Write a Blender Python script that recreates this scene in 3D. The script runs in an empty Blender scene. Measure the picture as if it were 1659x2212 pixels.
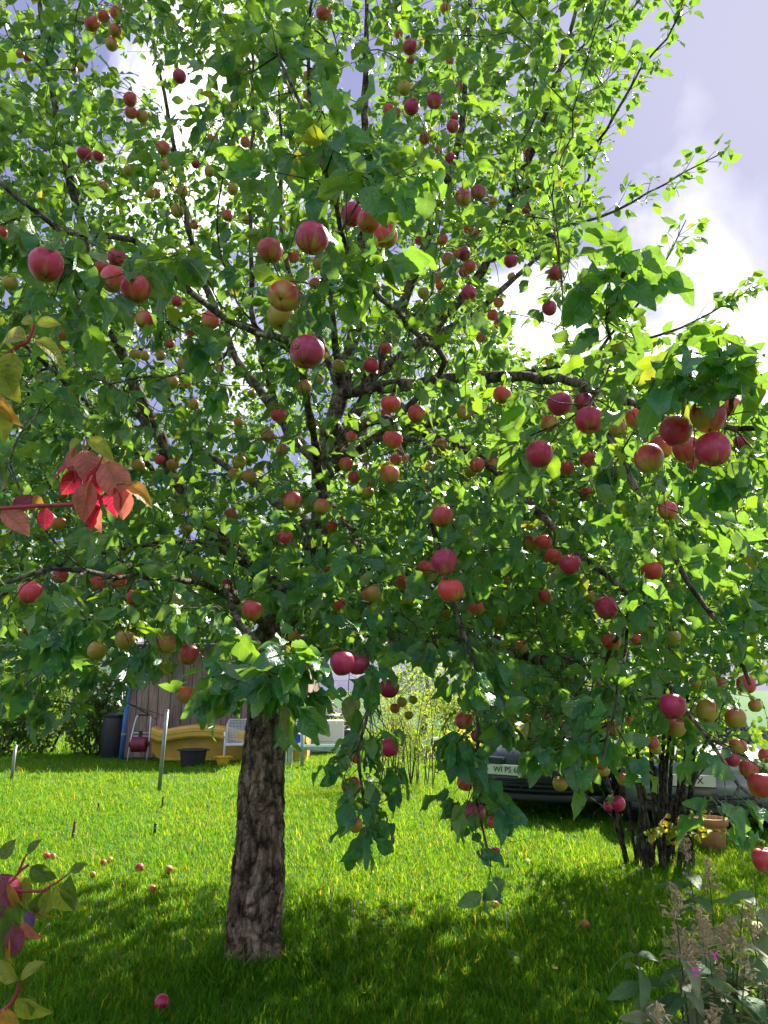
import bpy, bmesh, math, random
import numpy as np
from mathutils import Vector, Matrix, Quaternion

# ------------------------------------------------------------------ camera, sky, sun, exposure
SC = bpy.context.scene
COL = SC.collection
PITCH = math.radians(13.0)
CAMH = 1.6
FPX = 1628.0                       # focal length in pixels of a 1659 x 2212 frame
CX, CY = 829.5, 1106.0
cd = bpy.data.cameras.new('camera')
cd.sensor_fit = 'HORIZONTAL'; cd.sensor_width = 36.0
cd.lens = 36.0 * FPX / 1659.0
cd.clip_start = 0.05; cd.clip_end = 2000
cam = bpy.data.objects.new('camera', cd); COL.objects.link(cam)
cam.location = (0, 0, CAMH); cam.rotation_euler = (math.pi/2 + PITCH, 0, 0)
SC.camera = cam

SUN_AZ, SUN_EL = math.radians(36.0), math.radians(40.0)     # azimuth to the right of the view
SUN_DIR = Vector((math.sin(SUN_AZ)*math.cos(SUN_EL), math.cos(SUN_AZ)*math.cos(SUN_EL), math.sin(SUN_EL)))
sl = bpy.data.lights.new('sun', 'SUN'); sl.energy = 5.0; sl.angle = math.radians(0.6); sl.color = (1.0, 0.94, 0.82)
so = bpy.data.objects.new('sun', sl); COL.objects.link(so)
so.rotation_euler = SUN_DIR.to_track_quat('Z', 'Y').to_euler(); so.location = (6, 10, 12)

W = bpy.data.worlds.new('World'); SC.world = W; W.use_nodes = True
def build_world():
    nt = W.node_tree; N = nt.nodes; L = nt.links; N.clear()
    out = N.new('ShaderNodeOutputWorld'); bg = N.new('ShaderNodeBackground')
    sky = N.new('ShaderNodeTexSky'); sky.sky_type = 'NISHITA'; sky.sun_disc = False
    sky.sun_elevation = SUN_EL; sky.sun_rotation = SUN_AZ; sky.air_density = 1.0; sky.dust_density = 0.6
    tc = N.new('ShaderNodeTexCoord')
    sep = N.new('ShaderNodeSeparateXYZ'); L.new(tc.outputs['Generated'], sep.inputs[0])
    zc = N.new('ShaderNodeMath'); zc.operation = 'MAXIMUM'; zc.inputs[1].default_value = 0.0; L.new(sep.outputs['Z'], zc.inputs[0])
    za = N.new('ShaderNodeMath'); za.operation = 'ADD'; za.inputs[1].default_value = 0.35; L.new(zc.outputs[0], za.inputs[0])
    dv = N.new('ShaderNodeVectorMath'); dv.operation = 'DIVIDE'
    cmb = N.new('ShaderNodeCombineXYZ')
    for i in range(3): L.new(za.outputs[0], cmb.inputs[i])
    L.new(tc.outputs['Generated'], dv.inputs[0]); L.new(cmb.outputs[0], dv.inputs[1])
    mp = N.new('ShaderNodeMapping'); mp.inputs['Location'].default_value = (3.407, 1.80, 1.48); L.new(dv.outputs[0], mp.inputs[0])
    n1 = N.new('ShaderNodeTexNoise'); n1.inputs['Scale'].default_value = 2.3; n1.inputs['Detail'].default_value = 7
    n1.inputs['Roughness'].default_value = 0.52; n1.inputs['Distortion'].default_value = 0.5; L.new(mp.outputs[0], n1.inputs['Vector'])
    n2 = N.new('ShaderNodeTexNoise'); n2.inputs['Scale'].default_value = 1.1; n2.inputs['Detail'].default_value = 5; L.new(mp.outputs[0], n2.inputs['Vector'])
    r1 = N.new('ShaderNodeValToRGB'); L.new(n1.outputs['Fac'], r1.inputs[0])
    r1.color_ramp.elements[0].position = 0.53; r1.color_ramp.elements[0].color = (0, 0, 0, 1)
    r1.color_ramp.elements[1].position = 0.70; r1.color_ramp.elements[1].color = (1, 1, 1, 1)
    r2 = N.new('ShaderNodeValToRGB'); L.new(n2.outputs['Fac'], r2.inputs[0])
    r2.color_ramp.elements[0].position = 0.34; r2.color_ramp.elements[0].color = (1.1, 1.15, 2.35, 1)
    r2.color_ramp.elements[1].position = 0.66; r2.color_ramp.elements[1].color = (1.6, 1.62, 2.8, 1)
    # thin lavender veil over the clear sky, bright white cloud heads on top of it
    m1 = N.new('ShaderNodeMix'); m1.data_type = 'RGBA'; m1.inputs[0].default_value = 0.9
    L.new(sky.outputs[0], m1.inputs[6]); L.new(r2.outputs[0], m1.inputs[7])
    m2 = N.new('ShaderNodeMix'); m2.data_type = 'RGBA'; L.new(r1.outputs[0], m2.inputs[0])
    L.new(m1.outputs[2], m2.inputs[6]); m2.inputs[7].default_value = (13.5, 13.4, 13.3, 1)
    # clouds in front of the low sun glow
    dt = N.new('ShaderNodeVectorMath'); dt.operation = 'DOT_PRODUCT'; dt.inputs[1].default_value = SUN_DIR; L.new(tc.outputs['Generated'], dt.inputs[0])
    mr = N.new('ShaderNodeMapRange'); mr.inputs[1].default_value = 0.80; mr.inputs[2].default_value = 1.0; mr.clamp = True
    mr.inputs[3].default_value = 0.0; mr.inputs[4].default_value = 1.0; L.new(dt.outputs['Value'], mr.inputs[0])
    pw = N.new('ShaderNodeMath'); pw.operation = 'POWER'; pw.inputs[1].default_value = 2.5; L.new(mr.outputs[0], pw.inputs[0])
    m3 = N.new('ShaderNodeMix'); m3.data_type = 'RGBA'; L.new(pw.outputs[0], m3.inputs[0])
    L.new(m2.outputs[2], m3.inputs[6]); m3.inputs[7].default_value = (2.6, 2.6, 3.4, 1)
    L.new(m3.outputs[2], bg.inputs['Color']); bg.inputs['Strength'].default_value = 0.085
    L.new(bg.outputs[0], out.inputs[0])
build_world()
vs = SC.view_settings; vs.view_transform = 'Standard'; vs.look = 'None'; vs.exposure = 1.6; vs.gamma = 1.0; vs.use_curve_mapping = False
SC.cycles.max_bounces = 10; SC.cycles.transmission_bounces = 8; SC.cycles.diffuse_bounces = 4; SC.cycles.glossy_bounces = 3
SC.cycles.use_denoising = True; SC.cycles.sample_clamp_indirect = 6.0

# ------------------------------------------------------------------ helpers
rng = np.random.default_rng(7)
random.seed(11)
FW = np.array([0, math.cos(PITCH), math.sin(PITCH)]); UP = np.array([0, -math.sin(PITCH), math.cos(PITCH)]); CAM = np.array([0, 0, CAMH])
def P(px, py, z):                      # a point at depth z metres along the view axis
    return CAM + z*(FW + (px-CX)/FPX*np.array([1., 0, 0]) - (py-CY)/FPX*UP)
def proj(p):                           # world points (n,3) -> px, py, depth
    d = np.asarray(p) - CAM
    z = d @ FW; zz = np.where(np.abs(z) < 1e-4, 1e-4, z)
    return CX + d[..., 0]/zz*FPX, CY - (d @ UP)/zz*FPX, z
def G(px, py):                         # the point of the lawn seen there
    r = FW + (px-CX)/FPX*np.array([1., 0, 0]) - (py-CY)/FPX*UP
    return CAM - r*(CAMH/r[2])
def WX(px, Y, h):                      # world x of a column at distance Y, height h
    return (px-CX)/FPX*(Y*math.cos(PITCH)+(h-CAMH)*math.sin(PITCH))
def WZ(py, Y):                         # world height of a row at distance Y
    a = PITCH - math.atan((py-CY)/FPX)
    return CAMH + Y*math.tan(a)

def link(o, parent=None):
    COL.objects.link(o)
    if parent is not None: o.parent = parent
    return o
def tag(o, label=None, cat=None, group=None, kind=None):
    if label: o['label'] = label
    if cat: o['category'] = cat
    if group: o['group'] = group
    if kind: o['kind'] = kind
    return o
def empty(name, loc=(0, 0, 0), rz=0.0):
    o = bpy.data.objects.new(name, None); o.empty_display_size = 0.1
    o.location = loc; o.rotation_euler = (0, 0, rz); return link(o)
def mesh_np(name, v, quads, uv=None, smooth=True):
    v = np.asarray(v, np.float32); q = np.asarray(quads, np.int32); k = q.shape[1]
    me = bpy.data.meshes.new(name)
    me.vertices.add(len(v)); me.vertices.foreach_set('co', v.ravel())
    me.loops.add(q.size); me.loops.foreach_set('vertex_index', q.ravel())
    me.polygons.add(len(q)); me.polygons.foreach_set('loop_start', np.arange(0, q.size, k, dtype=np.int32))
    if uv is not None:
        l = me.uv_layers.new(name='uv'); l.data.foreach_set('uv', np.asarray(uv, np.float32)[q.ravel()].ravel())
    me.polygons.foreach_set('use_smooth', np.full(len(q), smooth))
    me.update(calc_edges=True); me.validate(); return me
class MB:
    """collects simple solids; build() links them as one mesh object"""
    def __init__(s): s.v = []; s.f = []
    def add(s, v, f):
        n = len(s.v); s.v += [tuple(map(float, a)) for a in v]; s.f += [tuple(i+n for i in a) for a in f]; return s
    def box(s, x0, x1, y0, y1, z0, z1):
        return s.add([(x0,y0,z0),(x1,y0,z0),(x1,y1,z0),(x0,y1,z0),(x0,y0,z1),(x1,y0,z1),(x1,y1,z1),(x0,y1,z1)],
                     [(0,3,2,1),(4,5,6,7),(0,1,5,4),(1,2,6,5),(2,3,7,6),(3,0,4,7)])
    def tube(s, pts, rad, n=8, cap=True):
        v, f = tube_np(np.array(pts, float), np.atleast_1d(np.array(rad, float))*np.ones(len(pts)), n)
        f = [tuple(a) for a in f]
        if cap: f += [tuple(range(n-1, -1, -1)), tuple(range(len(v)-n, len(v)))]
        return s.add(v, f)
    def lathe(s, prof, n=24, c=(0, 0, 0), axis='z'):
        v = []
        for r, h in prof:
            for i in range(n):
                a = 2*math.pi*i/n; p = (r*math.cos(a), r*math.sin(a), h)
                if axis == 'x': p = (p[2], p[0], p[1])
                if axis == 'y': p = (p[0], p[2], p[1])
                v.append((p[0]+c[0], p[1]+c[1], p[2]+c[2]))
        f = []
        for j in range(len(prof)-1):
            for i in range(n):
                k = (i+1) % n; f.append((j*n+i, j*n+k, (j+1)*n+k, (j+1)*n+i))
        f.append(tuple(range(n))); f.append(tuple(range((len(prof)-1)*n, len(prof)*n)))
        return s.add(v, f)
    def build(s, name, mat, parent=None, smooth=False, bevel=0.0):
        me = bpy.data.meshes.new(name); me.from_pydata(s.v, [], s.f)
        bm = bmesh.new(); bm.from_mesh(me); bmesh.ops.recalc_face_normals(bm, faces=bm.faces)
        if bevel: bmesh.ops.bevel(bm, geom=list(bm.edges), offset=bevel, segments=2, affect='EDGES', profile=0.6)
        bm.to_mesh(me); bm.free()
        if smooth: me.polygons.foreach_set('use_smooth', [True]*len(me.polygons))
        me.materials.append(mat)
        return link(bpy.data.objects.new(name, me), parent)
def tube_np(pts, rad, n=8):
    pts = np.asarray(pts, float); m = len(pts)
    t = np.gradient(pts, axis=0); t /= np.linalg.norm(t, axis=1)[:, None] + 1e-9
    ref = np.array([0.31, 0.17, 0.93]) if abs(t[0][2]) < 0.9 else np.array([1., 0.1, 0])
    a = ref - (t @ ref)[:, None]*t; a /= np.linalg.norm(a, axis=1)[:, None] + 1e-9
    b = np.cross(t, a)
    ang = np.arange(n)*2*math.pi/n
    v = pts[:, None, :] + rad[:, None, None]*(np.cos(ang)[None, :, None]*a[:, None, :] + np.sin(ang)[None, :, None]*b[:, None, :])
    i = np.arange(n); k = (i+1) % n
    f = np.concatenate([np.stack([j*n+i, j*n+k, (j+1)*n+k, (j+1)*n+i], 1) for j in range(m-1)])
    return v.reshape(-1, 3), f
def curve_pts(ctrl, step):
    """smooth (Catmull-Rom) resampling of control points; extra columns are interpolated too"""
    c = np.asarray(ctrl, float); c = np.vstack([2*c[0]-c[1], c, 2*c[-1]-c[-2]]); out = []
    for i in range(1, len(c)-2):
        n = max(2, int(np.linalg.norm((c[i+1]-c[i])[:3])/step))
        for k in range(n):
            t = k/n
            out.append(0.5*((2*c[i]) + (-c[i-1]+c[i+1])*t + (2*c[i-1]-5*c[i]+4*c[i+1]-c[i+2])*t*t + (-c[i-1]+3*c[i]-3*c[i+1]+c[i+2])*t**3))
    out.append(c[-2]); return np.array(out)
def hsh(i, j, s): 
    x = np.sin(i*127.1 + j*311.7 + s*74.7)*43758.5453; return x - np.floor(x)
def vnoise(x, y, s=0.0):
    xi, yi = np.floor(x), np.floor(y); fx, fy = x-xi, y-yi; fx = fx*fx*(3-2*fx); fy = fy*fy*(3-2*fy)
    return (hsh(xi, yi, s)*(1-fx)+hsh(xi+1, yi, s)*fx)*(1-fy) + (hsh(xi, yi+1, s)*(1-fx)+hsh(xi+1, yi+1, s)*fx)*fy
def worley(x, y, period, s=0.0):
    xi, yi = np.floor(x), np.floor(y); f1 = np.full_like(x, 9.0); f2 = np.full_like(x, 9.0); idc = np.zeros_like(x)
    for a in (-1, 0, 1):
        for b in (-1, 0, 1):
            cx, cy = xi+a, yi+b; cw = np.mod(cx, period)
            d = np.hypot(cx+hsh(cw, cy, s)-x, cy+hsh(cw, cy, s+3.3)-y); near = d < f1
            f2 = np.where(near, f1, np.minimum(f2, d)); idc = np.where(near, hsh(cw, cy, s+7.7), idc); f1 = np.where(near, d, f1)
    return f1, f2, idc

# ------------------------------------------------------------------ materials
def new_mat(name):
    m = bpy.data.materials.new(name); m.use_nodes = True; nt = m.node_tree
    b = nt.nodes['Principled BSDF']; return m, nt.nodes, nt.links, b
def ramp(N, L, fac, stops, interp='LINEAR'):
    r = N.new('ShaderNodeValToRGB'); cr = r.color_ramp; cr.interpolation = interp
    while len(cr.elements) < len(stops): cr.elements.new(0.5)
    for e, (p, c) in zip(cr.elements, stops): e.position = p; e.color = (*c, 1) if len(c) == 3 else c
    if fac is not None: L.new(fac, r.inputs[0])
    return r
def noise(N, L, scale, detail=4, vec=None, rough=0.55, dist=0.0):
    n = N.new('ShaderNodeTexNoise'); n.inputs['Scale'].default_value = scale; n.inputs['Detail'].default_value = detail
    n.inputs['Roughness'].default_value = rough; n.inputs['Distortion'].default_value = dist
    if vec is not None: L.new(vec, n.inputs['Vector'])
    return n
def math_n(N, L, op, a, b=None, clamp=False):
    m = N.new('ShaderNodeMath'); m.operation = op; m.use_clamp = clamp
    for i, x in enumerate((a, b)):
        if x is None: continue
        if isinstance(x, (int, float)): m.inputs[i].default_value = x
        else: L.new(x, m.inputs[i])
    return m.outputs[0]
def mixc(N, L, fac, a, b, mode='MIX'):
    m = N.new('ShaderNodeMix'); m.data_type = 'RGBA'; m.blend_type = mode
    for i, x in ((0, fac), (6, a), (7, b)):
        if isinstance(x, (int, float)): m.inputs[i].default_value = x
        elif isinstance(x, tuple): m.inputs[i].default_value = (*x, 1)
        else: L.new(x, m.inputs[i])
    return m.outputs[2]
def mapped(N, L, scale, kind='Object'):
    tc = N.new('ShaderNodeTexCoord'); mp = N.new('ShaderNodeMapping'); mp.inputs['Scale'].default_value = scale
    L.new(tc.outputs[kind], mp.inputs[0]); return mp.outputs[0]
def bump(N, L, h, strength, dist, b):
    bp = N.new('ShaderNodeBump'); bp.inputs['Strength'].default_value = strength; bp.inputs['Distance'].default_value = dist
    L.new(h, bp.inputs['Height']); L.new(bp.outputs[0], b.inputs['Normal']); return bp
def plain(name, col, rough=0.5, metal=0.0, var=0.12, scale=6.0, bumpd=0.0, spec=0.5):
    """one colour with uneven wear: never perfectly even"""
    m, N, L, b = new_mat(name)
    v = mapped(N, L, (1, 1, 1)); n = noise(N, L, scale, 6, v, 0.6)
    lo = tuple(c*(1-var) for c in col); hi = tuple(min(1, c*(1+var)) for c in col)
    r = ramp(N, L, n.outputs['Fac'], [(0.3, lo), (0.7, hi)]); L.new(r.outputs[0], b.inputs['Base Color'])
    n2 = noise(N, L, scale*9, 3, v); rr = math_n(N, L, 'MULTIPLY_ADD', n2.outputs['Fac'], 0.25); rr.node.inputs[2].default_value = rough-0.12
    L.new(rr, b.inputs['Roughness']); b.inputs['Metallic'].default_value = metal; b.inputs['Specular IOR Level'].default_value = spec
    if bumpd: bump(N, L, n2.outputs['Fac'], 0.6, bumpd, b)
    return m

def leaf_material(name, stops, trans, tfac=0.45, rough=0.42, by_color=False, vein=0.42, spots=0.5, gloss=0.5):
    m, N, L, b = new_mat(name)
    gi = N.new('ShaderNodeNewGeometry'); oi = N.new('ShaderNodeObjectInfo')
    rnd = math_n(N, L, 'FRACT', math_n(N, L, 'ADD', gi.outputs['Random Per Island'], math_n(N, L, 'MULTIPLY', oi.outputs['Random'], 7.31)))
    if by_color: base = oi.outputs['Color']
    else: base = ramp(N, L, rnd, stops).outputs[0]
    uvn = N.new('ShaderNodeUVMap'); uvn.uv_map = 'uv'
    sp = N.new('ShaderNodeSeparateXYZ'); L.new(uvn.outputs[0], sp.inputs[0])
    av = math_n(N, L, 'ABSOLUTE', sp.outputs['Y'])
    mid = math_n(N, L, 'SMOOTH_MIN', math_n(N, L, 'MULTIPLY', av, 12.0), 1.0)
    side = math_n(N, L, 'SINE', math_n(N, L, 'MULTIPLY', math_n(N, L, 'SUBTRACT', sp.outputs['X'], math_n(N, L, 'MULTIPLY', av, 0.24)), 46.0))
    sidep = math_n(N, L, 'POWER', math_n(N, L, 'MAXIMUM', side, 0.0), 9.0)
    veins = math_n(N, L, 'MAXIMUM', math_n(N, L, 'SUBTRACT', 1.0, mid, True), math_n(N, L, 'MULTIPLY', sidep, 0.6))
    # blotches: the noise is shifted for every leaf
    sh = N.new('ShaderNodeCombineXYZ'); L.new(math_n(N, L, 'MULTIPLY', rnd, 91.0), sh.inputs[2]); L.new(sp.outputs['X'], sh.inputs[0]); L.new(math_n(N, L, 'MULTIPLY', sp.outputs['Y'], 0.4), sh.inputs[1])
    nz = noise(N, L, 3.5, 4, sh.outputs[0], 0.6); nf = noise(N, L, 22.0, 2, sh.outputs[0])
    mott = ramp(N, L, nz.outputs['Fac'], [(0.3, (0.72, 0.74, 0.7)), (0.7, (1.2, 1.18, 1.15))])
    c1 = mixc(N, L, 1.0, base, mott.outputs[0], 'MULTIPLY')
    c2 = mixc(N, L, math_n(N, L, 'MULTIPLY', veins, vein), c1, (0.22, 0.32, 0.09))
    spt = math_n(N, L, 'MULTIPLY', math_n(N, L, 'GREATER_THAN', nf.outputs['Fac'], 0.71), spots)
    c3 = mixc(N, L, spt, c2, (0.09, 0.045, 0.015))
    under = mixc(N, L, 0.35, c3, (0.30, 0.38, 0.22))
    c4 = mixc(N, L, gi.outputs['Backfacing'], c3, under)
    L.new(c4, b.inputs['Base Color']); b.inputs['Roughness'].default_value = rough; b.inputs['Specular IOR Level'].default_value = gloss
    hh = math_n(N, L, 'ADD', math_n(N, L, 'MULTIPLY', veins, -0.8), math_n(N, L, 'MULTIPLY', nz.outputs['Fac'], 2.2))
    bump(N, L, hh, 0.7, 0.003, b)
    tr = N.new('ShaderNodeBsdfTranslucent')
    tcol = mixc(N, L, 0.62, mixc(N, L, 1.0, c3, (5.2, 4.2, 2.0), 'MULTIPLY'), trans) if not by_color else mixc(N, L, 1.0, c3, (1.6, 1.5, 1.3), 'MULTIPLY')
    L.new(tcol, tr.inputs['Color'])
    mx = N.new('ShaderNodeMixShader'); mx.inputs[0].default_value = tfac
    out = N['Material Output']
    L.new(b.outputs[0], mx.inputs[1]); L.new(tr.outputs[0], mx.inputs[2]); L.new(mx.outputs[0], out.inputs['Surface'])
    return m
GREENS = [(0.0, (0.014, 0.135, 0.078)), (0.4, (0.022, 0.178, 0.062)), (0.75, (0.042, 0.212, 0.034)), (0.95, (0.085, 0.25, 0.022)), (0.985, (0.16, 0.22, 0.025)), (1.0, (0.24, 0.18, 0.05))]  # bluish low stops put the sky's reflection into the leaf colour
M_LEAF = leaf_material('apple_leaf', GREENS, (0.40, 0.46, 0.012), 0.33, 0.36, gloss=0.75)
M_HAZEL = leaf_material('shrub_leaf', [(0, (0.03, 0.13, 0.03)), (0.6, (0.06, 0.2, 0.025)), (1, (0.2, 0.28, 0.03))], (0.45, 0.62, 0.03), 0.45, 0.5)
M_YEL = leaf_material('yellowing_leaf', [(0, (0.16, 0.26, 0.03)), (0.5, (0.3, 0.33, 0.03)), (0.85, (0.42, 0.33, 0.03)), (1, (0.45, 0.2, 0.04))], (0.6, 0.6, 0.05), 0.4, 0.5)
M_TREEBG = leaf_material('far_leaf', [(0, (0.035, 0.12, 0.03)), (0.6, (0.09, 0.21, 0.03)), (1, (0.22, 0.28, 0.03))], (0.5, 0.6, 0.04), 0.45, 0.55)
M_HEDGE = leaf_material('hedge_leaf', [(0, (0.015, 0.06, 0.015)), (0.6, (0.03, 0.10, 0.02)), (1, (0.10, 0.17, 0.02))], (0.3, 0.42, 0.02), 0.4, 0.45)
M_WILLOW = leaf_material('willow_leaf', [(0, (0.06, 0.15, 0.03)), (0.6, (0.14, 0.24, 0.04)), (1, (0.28, 0.30, 0.06))], (0.45, 0.52, 0.05), 0.45, 0.5)
M_DOG = leaf_material('dogwood_leaf', None, None, 0.4, 0.4, by_color=True, vein=0.35, spots=0.15)
M_PHLOX = leaf_material('phlox_leaf', [(0, (0.06, 0.16, 0.07)), (0.45, (0.13, 0.24, 0.12)), (0.8, (0.26, 0.32, 0.22)), (1, (0.36, 0.28, 0.15))], (0.25, 0.4, 0.08), 0.25, 0.6)

def apple_material():
    m, N, L, b = new_mat('apple_skin')
    oi = N.new('ShaderNodeObjectInfo'); tc = N.new('ShaderNodeTexCoord')
    sp = N.new('ShaderNodeSeparateXYZ'); L.new(tc.outputs['Object'], sp.inputs[0])
    ang = math_n(N, L, 'ARCTAN2', sp.outputs['Y'], sp.outputs['X'])
    cs = N.new('ShaderNodeCombineXYZ')
    L.new(math_n(N, L, 'MULTIPLY', math_n(N, L, 'COSINE', ang), 1.0), cs.inputs[0]); L.new(math_n(N, L, 'SINE', ang), cs.inputs[1])
    L.new(math_n(N, L, 'ADD', math_n(N, L, 'MULTIPLY', sp.outputs['Z'], 0.22), math_n(N, L, 'MULTIPLY', oi.outputs['Random'], 37.0)), cs.inputs[2])
    st = noise(N, L, 7.0, 6, cs.outputs[0], 0.65); wide = noise(N, L, 1.1, 3, cs.outputs[0], 0.5)
    # blush amount comes with each apple (object alpha)
    f = math_n(N, L, 'ADD', math_n(N, L, 'MULTIPLY', st.outputs['Fac'], 0.55), math_n(N, L, 'MULTIPLY', wide.outputs['Fac'], 1.3))
    f = math_n(N, L, 'ADD', f, math_n(N, L, 'MULTIPLY', sp.outputs['Z'], 0.35))
    f = math_n(N, L, 'ADD', f, math_n(N, L, 'SUBTRACT', oi.outputs['Alpha'], 1.38))
    blush = ramp(N, L, f, [(0.02, (0, 0, 0)), (0.42, (1, 1, 1))])
    yel = mixc(N, L, wide.outputs['Fac'], (0.46, 0.36, 0.05), (0.50, 0.27, 0.06))
    deep = mixc(N, L, st.outputs['Fac'], mixc(N, L, 1.0, oi.outputs['Color'], (1.15, 1.3, 1.15), 'MULTIPLY'), mixc(N, L, 1.0, oi.outputs['Color'], (0.85, 0.7, 0.8), 'MULTIPLY'))
    c = mixc(N, L, blush.outputs[0], yel, deep)
    vo = N.new('ShaderNodeTexVoronoi'); vo.inputs['Scale'].default_value = 9.0; L.new(tc.outputs['Object'], vo.inputs['Vector'])
    dots = math_n(N, L, 'MULTIPLY', math_n(N, L, 'LESS_THAN', vo.outputs['Distance'], 0.085), 0.35)
    c = mixc(N, L, dots, c, (0.62, 0.42, 0.25))
    # russet round the stem and calyx dimples
    dimp = math_n(N, L, 'LESS_THAN', math_n(N, L, 'ADD', math_n(N, L, 'MULTIPLY', sp.outputs['X'], sp.outputs['X']), math_n(N, L, 'MULTIPLY', sp.outputs['Y'], sp.outputs['Y'])), 0.022)
    c = mixc(N, L, math_n(N, L, 'MULTIPLY', dimp, 0.65), c, (0.22, 0.16, 0.05))
    L.new(c, b.inputs['Base Color'])
    ro = noise(N, L, 3.0, 3, tc.outputs['Object']); L.new(ramp(N, L, ro.outputs['Fac'], [(0.3, (0.27,)*3), (0.7, (0.45,)*3)]).outputs[0], b.inputs['Roughness'])
    b.inputs['Coat Weight'].default_value = 0.25; b.inputs['Coat Roughness'].default_value = 0.22
    b.inputs['Subsurface Weight'].default_value = 0.12; b.inputs['Subsurface Radius'].default_value = (0.02, 0.008, 0.004); b.inputs['Subsurface Scale'].default_value = 0.3
    bump(N, L, st.outputs['Fac'], 0.12, 0.01, b)
    return m
M_APPLE = apple_material()

def bark_material(name, cols, lichen=0.5, scale=1.0, b_d=0.006):
    m, N, L, b = new_mat(name)
    v = mapped(N, L, (14*scale, 14*scale, 4*scale)); v1 = mapped(N, L, (1, 1, 1))
    n = noise(N, L, 1.6, 9, v, 0.7, 0.6); big = noise(N, L, 9.0*scale, 7, v1, 0.7); fine = noise(N, L, 42*scale, 5, v1, 0.7)
    c = ramp(N, L, n.outputs['Fac'], [(0.30, cols[0]), (0.5, cols[1]), (0.70, cols[2])])
    dark = ramp(N, L, big.outputs['Fac'], [(0.42, (0.26, 0.24, 0.22)), (0.52, (1.05, 1.03, 1.0))])
    cc = mixc(N, L, 1.0, c.outputs[0], dark.outputs[0], 'MULTIPLY')
    # flaky plates: each plate a little lighter or darker, raised above its joints
    pv = mapped(N, L, (24*scale, 24*scale, 9*scale)); dn = noise(N, L, 3.0, 4, pv); dv = N.new('ShaderNodeMix'); dv.data_type = 'VECTOR'; dv.inputs[0].default_value = 0.22; L.new(pv, dv.inputs[4]); L.new(dn.outputs['Color'], dv.inputs[5])
    vc = N.new('ShaderNodeTexVoronoi'); L.new(dv.outputs[1], vc.inputs['Vector']); ve = N.new('ShaderNodeTexVoronoi'); ve.feature = 'DISTANCE_TO_EDGE'; L.new(dv.outputs[1], ve.inputs['Vector'])
    for q in (vc, ve): q.inputs['Scale'].default_value = 1.0
    sv = N.new('ShaderNodeSeparateColor'); L.new(vc.outputs['Color'], sv.inputs[0])
    pl = ramp(N, L, sv.outputs[0], [(0.0, (0.35, 0.33, 0.31)), (0.5, (0.95, 0.92, 0.88)), (1.0, (1.65, 1.58, 1.5))]); cc = mixc(N, L, 0.8, cc, mixc(N, L, 1.0, cc, pl.outputs[0], 'MULTIPLY'))
    pe = ramp(N, L, ve.outputs['Distance'], [(0.0, (0, 0, 0)), (0.16, (1, 1, 1))])
    li = noise(N, L, 7.5*scale, 6, v1, 0.65); lf = ramp(N, L, li.outputs['Fac'], [(0.60, (0, 0, 0)), (0.68, (1, 1, 1))])
    cc = mixc(N, L, math_n(N, L, 'MULTIPLY', lf.outputs[0], lichen), cc, (0.36, 0.37, 0.30))
    L.new(cc, b.inputs['Base Color']); b.inputs['Roughness'].default_value = 0.9; b.inputs['Specular IOR Level'].default_value = 0.2
    h = math_n(N, L, 'ADD', n.outputs['Fac'], math_n(N, L, 'MULTIPLY', fine.outputs['Fac'], 0.6)); h = math_n(N, L, 'ADD', h, math_n(N, L, 'MULTIPLY', pe.outputs[0], 0.9)); bump(N, L, h, 0.9, b_d, b)
    return m
M_TRUNK = bark_material('trunk_bark', [(0.06, 0.043, 0.034), (0.30, 0.22, 0.175), (0.58, 0.46, 0.39)], 0.6, 1.0, 0.03)
M_BRANCH = bark_material('branch_bark', [(0.05, 0.042, 0.036), (0.15, 0.125, 0.105), (0.30, 0.26, 0.225)], 0.35, 2.2, 0.004)
M_SHRUBWOOD = bark_material('shrub_bark', [(0.03, 0.026, 0.022), (0.075, 0.063, 0.055), (0.15, 0.13, 0.11)], 0.3, 2.0, 0.004)
M_REDTWIG = plain('red_twig', (0.33, 0.03, 0.05), 0.45, 0, 0.3, 20)
M_STEM = plain('apple_stem', (0.10, 0.06, 0.03), 0.7, 0, 0.3, 30)
M_CALYX = plain('calyx_brown', (0.07, 0.05, 0.025), 0.9, 0, 0.3, 30)

def grass_material():
    m, N, L, b = new_mat('grass_blade')
    oi = N.new('ShaderNodeObjectInfo'); gi = N.new('ShaderNodeNewGeometry')
    rnd = math_n(N, L, 'FRACT', math_n(N, L, 'ADD', oi.outputs['Random'], gi.outputs['Random Per Island']))
    c = ramp(N, L, rnd, [(0.0, (0.022, 0.17, 0.008)), (0.5, (0.036, 0.235, 0.010)), (0.9, (0.068, 0.275, 0.014)), (0.975, (0.10, 0.26, 0.025)), (1.0, (0.15, 0.23, 0.06))])
    n = noise(N, L, 0.55, 4, gi.outputs['Position']); pat = ramp(N, L, n.outputs['Fac'], [(0.3, (0.8, 0.9, 0.9)), (0.7, (1.25, 1.08, 0.9))])
    cc = mixc(N, L, 1.0, c.outputs[0], pat.outputs[0], 'MULTIPLY')
    L.new(cc, b.inputs['Base Color']); b.inputs['Roughness'].default_value = 0.55; b.inputs['Specular IOR Level'].default_value = 0.18
    tr = N.new('ShaderNodeBsdfTranslucent'); L.new(mixc(N, L, 1.0, cc, (7.2, 2.2, 1.6), 'MULTIPLY'), tr.inputs['Color'])
    mx = N.new('ShaderNodeMixShader'); mx.inputs[0].default_value = 0.5
    L.new(b.outputs[0], mx.inputs[1]); L.new(tr.outputs[0], mx.inputs[2]); L.new(mx.outputs[0], N['Material Output'].inputs['Surface'])
    return m
M_GRASS = grass_material()
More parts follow.
